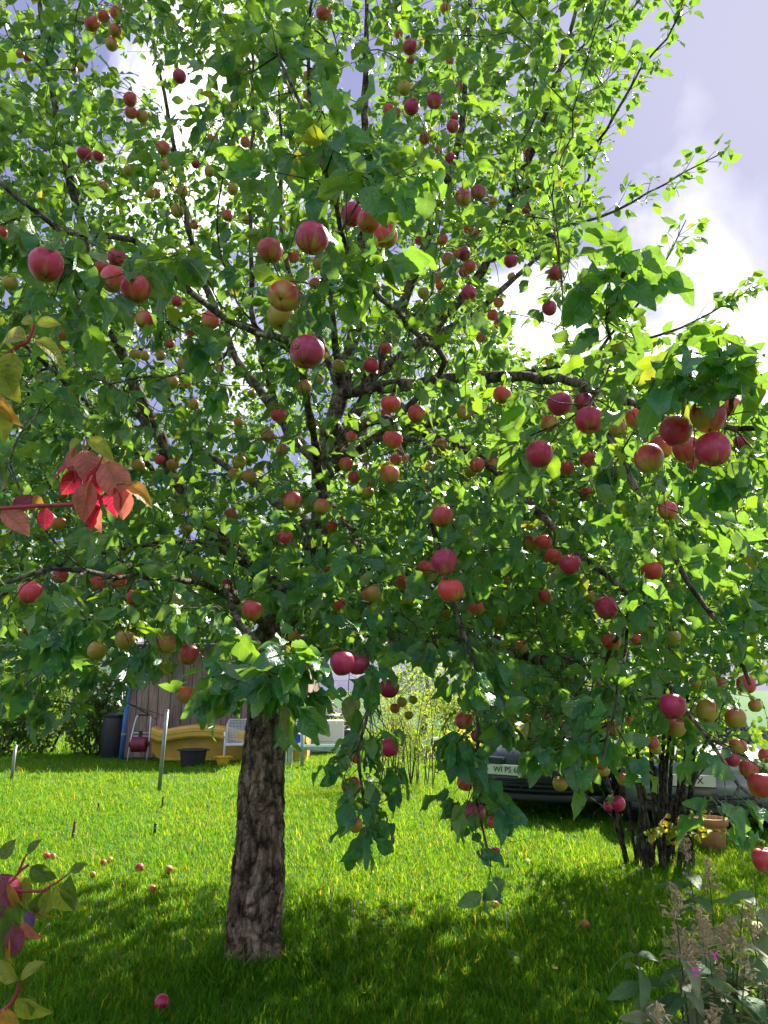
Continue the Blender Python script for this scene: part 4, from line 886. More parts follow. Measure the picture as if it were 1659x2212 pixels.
def hazel():
    r = np.random.default_rng(61); base = G(1425, 1872); o = empty('hazel_shrub', base); tag(o, 'many stemmed shrub with dark fanning trunks beside the parked cars', 'shrub')
    tips = []
    tops = [(1250,1600),(1300,1560),(1340,1450),(1375,1500),(1420,1420),(1470,1380),(1265,1560),(1290,1480),(1330,1500),(1350,1400),(1385,1450),(1400,1380),(1430,1350),(1445,1430),(1460,1330),(1480,1420),(1500,1350),(1520,1400),(1540,1330),(1560,1440),(1585,1480),(1240,1640),(1230,1700),(1620,1560)]
    for i, (tx, ty) in enumerate(tops):
        f = i/(len(tops)-1); order_x = (tx-1425)/190.0
        b = base + np.array([np.clip(order_x, -.9, .9)*.25+r.normal(0, .04), r.uniform(-.25, .25), -.05]); zt = 7.3+r.uniform(-.5, .9); top = P(tx, ty, zt)
        mid = b + (top-b)*.45 + np.array([-order_x*.10+r.normal(0, .05), r.normal(0, .08), .12]); path = curve_pts([b, mid, top], .06)
        path = path + np.cumsum(r.normal(0, .004, path.shape), 0); rr = np.linspace(r.uniform(.014, .034), .007, len(path)) if i < 21 else np.linspace(.014, .004, len(path))
        v, ff = tube_np(path-base, rr*(1+.1*r.normal(0, 1, len(path))), 9); me = mesh_np('stem', v, ff); me.materials.append(M_SHRUBWOOD); link(bpy.data.objects.new('stem', me), o); tips.append(path)
    P_, D_ = [], []
    for path in tips:
        for k in range(150):
            t = r.uniform(.55, 1.0); c = path[min(len(path)-1, int(t*len(path)))]; dd = r.normal(0, 1, 3); dd /= np.linalg.norm(dd); P_.append(c+dd*r.uniform(.03, .38)); D_.append(dd)
    p2, u2 = ball_points(5200, P(1480, 1250, 7.6), (1.5, 1.2, 1.1), r, 14); P_ = np.concatenate([np.array(P_), p2]); D_ = np.concatenate([np.array(D_), u2])
    x, y, z = proj(P_); k = (y < 1640) | (x > 1600); P_, D_ = P_[k], D_[k]
    scatter_leaves('crown', P_, D_, .062*r.uniform(.6, 1.2, len(P_)), ROUND, M_HAZEL, o, r, base)
    # low side twig with yellowing leaves
    me_y = []
    for v, q, uv in [leaf_template(5, 3, rt, width=.34, curl=.2) for _ in range(3)]:
        m_ = mesh_np('leaf', v, q, uv); m_.materials.append(M_YEL); me_y.append(m_)
    for path in ([(1440,1830,7.0),(1450,1790,6.75),(1480,1770,6.6),(1530,1750,6.5)],[(1450,1790,6.75),(1490,1800,6.6),(1560,1795,6.5),(1620,1800,6.5)],[(1440,1760,6.8),(1420,1790,6.6),(1400,1805,6.5)]):
        pts = curve_pts(PP(path), .06); v, ff = tube_np(pts-base, np.linspace(.006, .002, len(pts)), 5); me = mesh_np('twig', v, ff); me.materials.append(M_SHRUBWOOD); link(bpy.data.objects.new('twig', me), o)
        for p in pts[1:]:
            for k in range(4):
                d = r.normal(0, 1, (1, 3)); d[0, 2] -= .3; s, dd, nn = frames(d, np.array([[0, -.6, .7]])+r.normal(0, .4, (1, 3))); leaf_object(me_y[r.integers(3)], p, s[0], dd[0], nn[0], float(r.uniform(.045, .075)), o)
hazel()

# ------------------------------------------------------------------ dogwood twigs reaching in from the side
def dogwood():
    r = np.random.default_rng(71); base = np.array([-1.35, 1.35, 0.0]); o = empty('dogwood_shrub', base); tag(o, 'red stemmed dogwood shrub with crimson and yellow autumn leaves', 'shrub')
    tm = [leaf_template(7, 5, rt, width=rt.uniform(.30, .36), pet=.12, fold=rt.uniform(.1, .5), curl=c, wave=.02, tip=.015) for c in (.25, .4, .65, .95)]
    mes = []
    for v, q, uv in tm:
        m_ = mesh_np('leaf', v, q, uv); m_.materials.append(M_DOG); mes.append(m_)
    YG, RD, PK, OR, GR, PU = (.34, .36, .04), (.50, .015, .08), (.58, .17, .15), (.58, .30, .06), (.14, .22, .03), (.34, .07, .14)
    def stem(path, r0, r1):
        pts = curve_pts(PP(path), .03); pts = np.vstack([np.array([base+np.array([r.normal(0, .05), r.normal(0, .05), -.03]), base*.5+pts[0]*.5+np.array([-.12, 0, .1])]), pts])
        pts = curve_pts(pts, .05); v, ff = tube_np(pts-base, np.linspace(r0, r1, len(pts)), 8); me = mesh_np('stem', v, ff); me.materials.append(M_REDTWIG); link(bpy.data.objects.new('stem', me), o)
    def twig(path):
        pts = curve_pts(PP(path), .02); v, ff = tube_np(pts-base, np.linspace(.0024, .0013, len(pts)), 6); me = mesh_np('twig', v, ff); me.materials.append(M_REDTWIG); link(bpy.data.objects.new('twig', me), o)
    def leaf(px, py, ang, ln, col, z=1.22, k=None, face=None, lean=0.0):
        """ang: direction of the tip in the picture plane, 0 = right, 90 = up"""
        a = math.radians(ang); d = np.array([[math.cos(a), lean, math.sin(a)]]); n = np.array([face if face is not None else (r.normal(0, .6), -.8, .35+r.normal(0, .5))]); s, dd, nn = frames(d, n)
        sz = ln*z/FPX/1.05; j = r.uniform(.85, 1.15); leaf_object(mes[r.integers(4) if k is None else k], P(px, py, z), s[0], dd[0], nn[0], sz, o, 'leaf', (col[0]*j, col[1]*j, col[2]*j, 1))
    stem([(-160,870,1.2),(0,775,1.22),(40,748,1.22),(62,735,1.22),(75,700,1.22)], .006, .0028)
    for a in ((66,735,165,92,YG,1.22,2),(70,735,-15,72,YG,1.22,3),(75,700,150,40,YG,1.22,1),(75,700,10,48,YG,1.22,1),(30,755,-95,80,YG,1.2,1),(-4,775,-70,95,YG,1.2,1),(0,850,-75,70,OR,1.2,2),(-15,860,-60,85,YG,1.2,2),(-10,720,175,70,YG,1.2,1)): leaf(*a)
    stem([(-160,1110,1.15),(0,1098,1.18),(100,1092,1.2),(180,1088,1.2),(215,1080,1.2),(238,1090,1.2)], .0055, .0028)
    twig([(170,1090,1.2),(175,1060,1.2),(205,1020,1.2),(222,985,1.2)]); twig([(175,1060,1.2),(178,1000,1.21),(182,950,1.22)]); twig([(215,1080,1.2),(245,1050,1.2),(270,1045,1.2)])
    for a in ((182,950,205,62,YG,1.22,3),(184,948,-20,62,YG,1.22,3),(178,965,-70,88,PK,1.21,1),(170,960,-110,75,PK,1.22,1),(180,1005,178,78,RD,1.22,2),(176,1010,-120,70,RD,1.22,1),(185,1015,25,60,OR,1.21,2),(205,1020,-115,80,OR,1.19,1),(222,990,-60,105,PK,1.2,1),(215,1000,-95,85,RD,1.21,0),
              (195,1030,-95,95,PK,1.18,0),(190,1050,-70,70,RD,1.19,0),(238,1045,-75,70,RD,1.2,0),(270,1045,-20,62,OR,1.2,3),(262,1050,-80,68,PK,1.2,1),(225,1080,-130,60,PK,1.2,1),(98,1092,-85,50,RD,1.2,1),(100,1092,165,60,OR,1.2,2),(0,1098,-35,78,PK,1.19,1),(20,1095,15,56,PU,1.2,1),(190,1088,-70,55,RD,1.2,0),(215,1080,-100,66,PK,1.2,1)): leaf(*a)
    stem([(-160,2010,1.3),(0,1925,1.32),(40,1885,1.32),(62,1868,1.32)], .005, .0022); stem([(-160,1900,1.28),(-20,1905,1.3),(30,1922,1.3),(90,1925,1.3),(108,1918,1.3)], .004, .0022); twig([(90,1925,1.3),(125,1905,1.3),(150,1885,1.3)]); twig([(40,1885,1.32),(50,1860,1.32),(58,1845,1.32)])
    for a in ((58,1848,60,38,GR,1.32,1),(62,1868,-35,62,GR,1.32,1),(45,1880,-85,75,YG,1.32,1),(0,1860,60,46,GR,1.32,1),(150,1885,30,34,GR,1.3,1),(152,1885,-85,78,GR,1.3,0),(110,1915,-100,60,YG,1.3,0),(120,1912,-60,76,YG,1.3,2),(95,1922,-110,58,GR,1.3,1),(30,1925,-95,85,GR,1.31,1),(55,1925,-80,66,YG,1.31,2),
              (10,1930,-120,70,PU,1.31,1),(15,1960,-95,90,GR,1.31,1),(28,1990,-75,70,PU,1.3,0),(45,1985,-55,60,PK,1.3,1),(22,2000,-100,80,OR,1.3,1),(0,1990,-80,90,GR,1.3,1),(65,1940,-65,62,OR,1.31,2),(-5,1880,-60,90,PU,1.3,1),(10,1900,-70,70,OR,1.3,1),(60,1960,-70,40,(.24,.10,.40),1.3,0)): leaf(*a)
    stem([(-160,2260,1.2),(-20,2200,1.22),(30,2160,1.22),(42,2120,1.22)], .006, .003)
    for a in ((42,2120,50,55,YG,1.22,1),(42,2120,150,66,YG,1.22,1),(30,2150,-40,85,YG,1.22,1),(10,2170,-70,66,OR,1.22,1),(60,2150,-60,40,GR,1.22,0)): leaf(*a)
dogwood()

# ------------------------------------------------------------------ phlox going to seed
def phlox(name_i, base, heights, label):
    r = np.random.default_rng(80+name_i); base = np.array(base); o = empty('phlox_plant', base); tag(o, label, 'plant', 'seeding phlox plants at the lawn edge')
    mes = []
    for v, q, uv in [leaf_template(6, 3, rt, width=rt.uniform(.19, .27), pet=.03, fold=.25, curl=rt.uniform(.2, .55), wave=.02) for _ in range(4)]:
        m_ = mesh_np('leaf', v, q, uv); m_.materials.append(M_PHLOX); mes.append(m_)
    for h in heights + [q*r.uniform(.6, .95) for q in heights[:2]]:
        b = base + np.array([r.normal(0, .10), r.normal(0, .12), -.02]); top = b + np.array([r.normal(0, .09), r.normal(0, .07), h]); path = curve_pts([b, (b+top)/2+r.normal(0, .02, 3), top], .04)
        v, ff = tube_np(path-base, np.linspace(.005, .0022, len(path)), 6); me = mesh_np('stem', v, ff); me.materials.append(M_DRYSTEM); link(bpy.data.objects.new('stem', me), o)
        for j in range(int(len(path)*.10), len(path)-2):
            a0 = j*1.57+r.uniform(-.3, .3)
            if r.uniform() < .12: continue
            for s_ in (0, math.pi):
                d = np.array([[math.cos(a0+s_), math.sin(a0+s_), r.uniform(-.5, .35)]]); s, dd, nn = frames(d, np.array([[0, 0, 1.]])+r.normal(0, .25, (1, 3))); leaf_object(mes[r.integers(4)], path[j], s[0], dd[0], nn[0], float(r.uniform(.085, .15)), o)
        # dry panicle
        V, F, of = [], [], 0
        if r.uniform() < .3: continue
        for k in range(44):
            t = r.uniform(0, 1); c = top + np.array([0, 0, -.02+.10*t]) + r.normal(0, 1, 3)*np.array([.022, .022, .012])*(1.25-t); u = r.normal(0, 1, 3); u[2] = abs(u[2]); u /= np.linalg.norm(u)
            pts = np.array([c-u*.012, c+u*.004, c+u*.012]); v, ff = tube_np(pts, np.array([.0008, .0034, .0007]), 4); V.append(v-base); F.append(ff+of); of += len(v)
            st_ = np.array([top+np.array([0, 0, .06*t-.02]), c-u*.01]); v, ff = tube_np(st_, np.array([.001, .0007]), 3); v = v-base; ff = np.stack([ff[:, 0], ff[:, 1], ff[:, 2], ff[:, 3]], 1); V.append(v); F.append(ff+of); of += len(v)
        me = mesh_np('seed_head', np.concatenate(V), np.concatenate(F), None, False); me.materials.append(M_DRY); link(bpy.data.objects.new('seed_head', me), o)
    return o, base
PHL = [(1500,2.75,[.86,.80,.72,.9],'phlox with dry tan seed heads nearest the many stemmed shrub'),(1560,2.45,[.62,.7,.56,.5],'phlox with a single fallen pink petal on its leaves'),(1640,2.6,[.82,.9,.76,.7],'tall phlox with grey green leaves under the lowest red apple'),(1545,2.2,[.34,.42,.3],'short phlox with broad grey mildewed leaves'),(1655,2.15,[.45,.5,.38],'low phlox with one dense tan seed spike'),(1590,2.9,[.8,.74,.68,.6,.55],'leafy phlox with grey green leaves in the middle of the clump'),(1700,2.75,[.8,.9,.7,.6],'outermost phlox at the edge of the clump'),(1530,2.55,[.5,.6,.42,.36],'phlox with curled brownish lower leaves facing the open lawn'),(1620,3.2,[.95,.85,.9],'thin phlox with pale feathery seed heads behind the others')]
ph_objs = []
for i, (px, Y, hs, lb) in enumerate(PHL):
    hs = [h*(1.0 if i else 1.02) for h in hs]; ph_objs.append(phlox(i, (WX(px, Y, .3), Y, 0), hs, lb))
for px, py, Y, k in ((1543,2062,2.4,1),(1502,2097,2.3,1)):
    c = np.array([WX(px, Y, WZ(py, Y)), Y, WZ(py, Y)]); b = MB(); o, base = ph_objs[k]
    for q in range(3):
        a = q*2.1+.4; pts = [(math.cos(a+t)*rr*.011, math.sin(a+t)*rr*.004-.004*q, math.sin(a+t)*rr*.011) for t, rr in ((-.5, .2), (-.5, .9), (0, 1.15), (.5, .9), (.5, .2))]
        b.add([tuple(c-base+np.array(p)) for p in pts] + [tuple(c-base+np.array(p)+np.array([0, .0012, 0])) for p in pts], [(0, 1, 2, 3, 4), (9, 8, 7, 6, 5)]+[(j, (j+1) % 5, 5+(j+1) % 5, 5+j) for j in range(5)])
    b.build('petal', M_PETAL, o)

# ------------------------------------------------------------------ shed and the things along it
def text_mesh(s, size, depth=0.002):
    cu = bpy.data.curves.new('txt', 'FONT'); cu.body = s; cu.size = size; cu.extrude = depth; cu.align_x = 'CENTER'; cu.align_y = 'CENTER'
    o = bpy.data.objects.new('txt', cu); COL.objects.link(o); dg = bpy.context.evaluated_depsgraph_get(); me = bpy.data.meshes.new_from_object(o.evaluated_get(dg)); bpy.data.objects.remove(o); return me
def shed():
    r = np.random.default_rng(91); Y = 17.6; x0, x1 = WX(270, Y, .5), WX(662, Y, .5); o = empty('wooden_shed', ((x0+x1)/2, Y, 0)); cx = (x0+x1)/2; tag(o, 'weathered wooden shed of vertical planks with blue downpipe', 'shed')
    MB().box(x0-cx+.03, x1-cx-.03, .05, 3.0, 0.02, 2.45).build('wall', M_ROOF, o)
    x = x0
    while x < x1-.05:
        w = min(r.uniform(.17, .29), x1-x); h = 2.46+r.uniform(-.01, .01); p = MB().box(0, w-.012, 0, .028, 0, h).build('plank', M_WOOD, o, bevel=.003)
        p.location = (x-cx, r.uniform(-.006, .006), .03+r.uniform(0, .02)); x += w
    for k, xx in enumerate(np.arange(x1-cx, x1-cx+.1, .2)):
        p = MB().box(-.014, .014, .04, 3.0, .04, 2.44).build('side_panel', M_WOOD, o); p.location = (x1-cx, 0, 0)
    p = MB().box(-.014, .014, .04, 3.0, .04, 2.44).build('side_panel', M_WOOD, o); p.location = (x0-cx, 0, 0)
    MB().add([(x0-cx-.3,-.4,2.45),(x1-cx+.3,-.4,2.45),(x1-cx+.3,3.3,2.75),(x0-cx-.3,3.3,2.75),(x0-cx-.3,-.4,2.52),(x1-cx+.3,-.4,2.52),(x1-cx+.3,3.3,2.82),(x0-cx-.3,3.3,2.82)], [(0,3,2,1),(4,5,6,7),(0,1,5,4),(1,2,6,5),(2,3,7,6),(3,0,4,7)]).build('roof', M_ROOF, o)
    xp = WX(263, Y-.15, .1)-cx; d = MB().tube([(xp-.02,-.12,.02),(xp,-.12,.6),(xp+.03,-.12,1.5),(xp+.05,-.12,2.44)], .055, 14).build('downpipe', M_BLUE, o, True)
    for z in (.55, 1.6): MB().lathe([(.058, -.02), (.066, -.015), (.066, .015), (.058, .02)], 14, (xp+.02*z, -.12, z)).build('pipe_clip', M_STEEL, d)
shed()
def hose_reel():
    Y = 17.15; x = WX(302, Y, .4); o = empty('hose_reel_cart', (x, Y, 0)); tag(o, 'white tubular hose trolley with dark red hose leaning at the shed', 'hose reel')
    for s in (-1, 1): MB().tube([(s*.21, -.12, .0), (s*.20, 0, .5), (s*.16, .14, .93), (s*.12, .16, .97)], .014, 8).build('leg', M_WHITEP, o, True)
    MB().tube([(-.13, .16, .97), (.13, .16, .97)], .017, 8).build('handle', M_BLACKP, o, True)
    for z in (.60, .53): MB().tube([(-.19, .03, z), (.19, .03, z)], .008, 6).build('crossbar', M_WHITEP, o, True)
    MB().box(-.035, .035, -.01, .04, .52, .64).build('catch', M_BLACKP, o)
    prof = [(.05, -.165)] + [(.145+.016*abs(math.sin(k*math.pi/2)), -.16+.32*k/20) for k in range(21)] + [(.05, .165)]
    d = MB().lathe(prof, 24, (0, -.03, .36), 'x').build('hose_drum', M_HOSE, o, True)
    for s in (-1, 1): MB().lathe([(.03, -.012), (.06, -.012), (.06, .012), (.03, .012)], 16, (s*.20, -.03, .36), 'x').build('hub', M_BLACKP, o)
    MB().tube([(.2, -.03, .36), (.26, -.03, .36)], .018, 8).build('coupling', plain('red_fitting', (.5, .05, .02), .5), o)
    MB().tube([(.1, -.14, .25), (.13, -.16, .1), (.2, -.1, .03), (.4, -.1, .02)], .011, 7).build('hose_end', M_HOSE, o, True)
hose_reel()
def slide():
    Y = 16.75; x0, x1 = WX(327, Y, .5), WX(662, Y, .5); o = empty('yellow_slide', (x0, Y, 0)); tag(o, 'long faded yellow plastic slide lying on its side by the shed', 'slide')
    n = 46; L_ = x1-x0; V = []; m = 10
    for i in range(n):
        s = i/(n-1); zt = .70 + .09*math.sin(2*math.pi*(s*1.15-.12)) - .05*s + .10*math.exp(-(s/.03)**2); lo = .05 + .20*max(0, 1-abs(s-.025)/.03)*0 + (.16*(1-s/.06) if s < .06 else 0); inset = .16*min(1, s/.07)
        sec = [(.10+inset*.3, lo), (.06+inset, lo+.05), (.04+inset, zt-.27), (-.02, zt-.24), (-.05, zt-.20), (-.05, zt-.04), (-.02, zt), (.30, zt+.02), (.46, zt-.06), (.46, lo)]
        V += [(s*L_ - .10*(z-.1)*(1-s)**6*-1*0, y, z) for y, z in sec]
    F = [(i*m+j, i*m+(j+1) % m, (i+1)*m+(j+1) % m, (i+1)*m+j) for i in range(n-1) for j in range(m)] + [tuple(range(m)), tuple(range((n-1)*m, n*m))]
    h = MB().add(V, F).build('chute', M_YELLOWP, o, True); h.data.set_sharp_from_angle(angle=math.radians(28))
    rim = []
    for i in range(n):
        s = i/(n-1); zt = .70 + .09*math.sin(2*math.pi*(s*1.15-.12)) - .05*s + .10*math.exp(-(s/.03)**2); rim.append((s*L_, -.055, zt-.10))
    MB().tube(rim, .010, 6).build('rim_bead', M_YELLOWP, o, True)
slide()
def tub(px0, px1, Y, h, name, label, mat, cat='tub'):
    x = WX((px0+px1)/2, Y, .1); R = (px1-px0)/2*(Y*.97-.3)/FPX; o = empty(name, (x, Y, 0)); tag(o, label, cat)
    b = MB().lathe([(R*.80, 0), (R*.80, .01), (R*.95, h-.02), (R*.955, h), (R*.91, h), (R*.77, .03), (.01, .03)], 32).build('bowl', mat, o, True); b.data.set_sharp_from_angle(angle=math.radians(40))
    MB().lathe([(R*.95, h-.03), (R*1.02, h-.028), (R*1.03, h-.006), (R*.94, h+.002)], 32).build('rim', mat, o, True)
    for s in (-1, 1): MB().box(s*R*1.02-.035, s*R*1.02+.035, -.05, .05, h-.03, h-.005).build('grip', mat, o, bevel=.006)
tub(386, 447, 16.15, .34, 'dark_tub', 'black plastic tub standing in front of the yellow slide', M_BLACKP)
tub(466, 498, 16.2, .20, 'yellow_tub', 'small bright yellow plastic tub beside the black tub', M_ORANGEP)
def barrel():
    Y = 17.9; x = WX(246, Y, .3); o = empty('water_barrel', (x, Y, 0)); tag(o, 'black water barrel in the shade beside the blue downpipe', 'barrel')
    MB().lathe([(.24, 0), (.25, .02), (.29, .3), (.30, .5), (.29, .7), (.25, .92), (.23, .93)], 24).build('body', M_BLACKP, o, True); MB().lathe([(.24, .92), (.27, .925), (.27, .97), (.1, 1.0)], 24).build('lid', M_BLACKP, o)
barrel()
def chair(px, Y, rz, label, cushion=None):
    x = WX(px, Y, .4); o = empty('garden_chair', (x, Y, 0), rz); tag(o, label, 'chair')
    for sx in (-1, 1):
        MB().tube([(sx*.27, -.25, 0), (sx*.26, -.22, .42), (sx*.26, -.2, .62)], .016, 8).build('leg', M_WHITEP, o, True); MB().tube([(sx*.26, .27, 0), (sx*.25, .22, .42)], .016, 8).build('leg', M_WHITEP, o, True)
        MB().tube([(sx*.26, -.27, .58), (sx*.27, -.2, .64), (sx*.27, .05, .65), (sx*.25, .22, .62)], .022, 8).build('armrest', M_WHITEP, o, True)
    MB().box(-.24, .24, -.25, .24, .40, .43).build('seat', M_WHITEP, o, bevel=.01)
    bk = MB().tube([(-.23, .22, .42), (-.23, .30, .80), (-.18, .33, .90), (.18, .33, .90), (.23, .30, .80), (.23, .22, .42)], .017, 8).build('back_frame', M_WHITEP, o, True)
    w = MB()
    for k in range(15): t = -.21+.03*k; w.tube([(t, .225, .43), (t, .30, .80), (t, .325, .89)], .0035, 4)
    for k in range(14): z = .46+.031*k; w.tube([(-.22, .225+.2*(z-.43), z), (.22, .225+.2*(z-.43), z)], .0035, 4)
    w.build('back_mesh', M_WHITEP, o)['kind'] = 'stuff'
    if cushion: MB().box(-.22, .22, .17, .23, .44, .78).build('cushion', cushion, o, bevel=.02)
    return o
chair(513, 16.45, .18, 'white garden chair with mesh back beside the yellow tub')
chair(617, 16.5, -.9, 'white garden chair with bright blue cushion beside the trunk', M_BLUEC)
def trestle():
    Y = 15.9; x0, x1 = WX(606, Y, .35), WX(738, Y, .35); o = empty('metal_trestle', (x0, Y, 0)); L_ = x1-x0; tag(o, 'low pale green metal trestle frame with upright post', 'trestle')
    MB().box(0, L_, -.03, .03, .34, .42).build('beam', M_PALEGREEN, o, bevel=.006); MB().box(.05, L_-.05, .40, .46, .35, .42).build('beam', M_PALEGREEN, o, bevel=.006)
    for xx in (.08, .2, L_-.1): MB().box(xx, xx+.04, -.02, .02, 0, .36).build('leg', M_PALEGREEN, o)
    for xx in (.1, L_-.14): MB().box(xx, xx+.04, .41, .45, 0, .36).build('leg', M_PALEGREEN, o)
    for xx in (.12, .6, L_-.2): MB().box(xx, xx+.04, .0, .44, .36, .39).build('crossbar', M_PALEGREEN, o)
    xp = WX(654, Y, .5)-x0; p = MB().tube([(xp, -.06, 0), (xp, -.06, .84)], .035, 12).build('post', M_PALEGREEN, o, True); MB().tube([(xp, -.06, .84), (xp, -.06, .88), (xp-.16, -.06, .90)], .014, 8).build('crank', M_STEEL, p, True); MB().lathe([(.02, -.03), (.03, -.02), (.03, .02), (.02, .03)], 10, (xp-.18, -.06, .91)).build('knob', M_BLACKP, p)
trestle()
def white_box():
    Y = 19.0; x = WX(709, Y, .4); o = empty('white_cabinet', (x, Y, 0), .12); tag(o, 'white metal cabinet standing on the grass behind the willowy shrub', 'cabinet')
    MB().box(-.38, .38, 0, .5, .05, .78).build('body', M_WHITEWALL, o, bevel=.012); d = MB().box(-.36, .36, -.025, -.002, .30, .75).build('door', M_WHITEWALL, o, bevel=.006); MB().box(-.36, .36, -.02, -.002, .08, .27).build('drawer', M_WHITEWALL, o, bevel=.006)
    MB().lathe([(.05, -.01), (.05, .01)], 14, (-.28, -.035, .17), 'y').build('knob', M_BLUEC, o); MB().box(-.3, -.1, -.045, -.025, .68, .70).build('handle', M_STEEL, d)
white_box()
def fence():
    Y = 20.8; xa, xb = WX(640, Y, .5), WX(1120, Y, .5); o = empty('wire_fence', (xa, Y, 0)); L_ = xb-xa; tag(o, 'chain link wire fence behind the shed and willowy shrub', 'fence')
    for k in range(4): MB().tube([(L_*k/3, 0, -.1), (L_*k/3, 0, 1.85)], .03, 10).build('post', M_STEEL, o, True)
    for z in (.1, .9, 1.75): MB().tube([(0, -.02, z), (L_, -.02, z)], .004, 5).build('tension_wire', M_STEEL, o)
    w = MB(); n = int(L_/.085)
    for k in range(-20, n):
        for s in (1, -1):
            xs, xe = k*.085, k*.085+1.65; a = (xs, -.025*s*.3, .1) if s > 0 else (xe, -.025*s*.3, .1); b = (xe, -.025*s*.3, 1.75) if s > 0 else (xs, -.025*s*.3, 1.75)
            pa, pb = np.array(a), np.array(b); 
            def clip(p, q):
                if p[0] < 0: t = (0-p[0])/(q[0]-p[0]); return p+(q-p)*t
                if p[0] > L_: t = (L_-p[0])/(q[0]-p[0]); return p+(q-p)*t
                return p
            if max(pa[0], pb[0]) <= 0.02 or min(pa[0], pb[0]) >= L_-.02: continue
            pa, pb = clip(pa, pb), clip(pb, pa); w.tube([pa, pb], .0035, 3, False)
    w.build('wire_mesh', M_STEEL, o)['kind'] = 'stuff'
fence()
def pole(px, py_base, py_top, dia, name, label, mat, cat, lean=0.0, cap=None, group=None):
    g = G(px, py_base); Y = float(g[1]); h = WZ(py_top, Y); o = empty(name, (g[0], Y, 0)); tag(o, label, cat, group)
    MB().tube([(0, 0, -.08), (lean*h*.5, 0, h*.5), (lean*h, 0, h)], dia/2, 14).build('shaft', mat, o, True)
    MB().lathe([(dia*.5, -.004), (dia*.56, 0), (dia*.5, .012), (.002, .016)], 14, (lean*h, 0, h)).build('cap', cap or mat, o, True)
pole(343, 1710, 1535, .062, 'metal_pole', 'grey galvanised pole standing in the lawn before the shed', M_STEEL, 'pole', .04)
pole(24, 1688, 1610, .055, 'metal_pole', 'thin grey pole with a green cap beside the hedge', M_STEEL, 'pole', .02, plain('green_cap', (.05, .3, .2), .5))
for px, b, t, d, m_, lb in ((156,1817,1777,.03,M_RUST,'tallest rusty brown stake leaning in the sunny grass'),(211,1754,1737,.028,M_RUST,'short rusty stake in the grass between tall stake and shed'),(350,1744,1723,.028,M_RUST,'short rusty stake at the foot of the galvanised pole'),(333,1806,1781,.034,M_GREENP,'short dark green stake in the grass')):
    pole(px, b, t, d, 'garden_stake', lb, m_, 'stake', .06, None, 'stakes in the lawn')
def pot():
    g = G(1541, 1838); o = empty('terracotta_pot', g); tag(o, 'orange terracotta pot standing behind the many stemmed shrub', 'pot'); b = MB().lathe([(.10, 0), (.11, .0), (.145, .24), (.13, .25), (.10, .03)], 28).build('body', M_TERRA, o, True); MB().lathe([(.145, .24), (.162, .245), (.166, .31), (.15, .315), (.138, .25)], 28).build('rim', M_TERRA, o, True)
    MB().lathe([(.138, .28), (.05, .29), (.002, .295)], 20).build('soil', M_CALYX, o)
pot()
def wheel_tub():
    g = G(930, 1637); o = empty('green_wheel_tub', g); tag(o, 'dark green round tub with a pale spoked wheel', 'barrow')  # round green tub and a wheel-like hoop, joined by a fork
    MB().lathe([(.19, 0.02), (.21, .04), (.24, .42), (.25, .44), (.2, .43)], 20, (.28, .1, 0)).build('tub', M_GREENP, o, True); MB().lathe([(.235, .40), (.262, .40), (.262, .44), (.235, .44)], 20, (.28, .1, 0)).build('rim', M_WHITEP, o)
    pts = [(.20*math.cos(a), -.2, .215+.20*math.sin(a)) for a in np.linspace(0, 2*math.pi, 29)]; w = MB().tube(pts, .022, 8, False).build('wheel', plain('pale_blue', (.45, .58, .72), .5), o, True)
    for k in range(8): a = k*math.pi/4; MB().tube([(0, -.2, .215), (.19*math.cos(a), -.2, .215+.19*math.sin(a))], .005, 5).build('spoke', M_STEEL, w)
    MB().tube([(0, -.2, .215), (.12, 0, .3), (.28, .1, .30)], .014, 6).build('fork', M_STEEL, o)
wheel_tub()

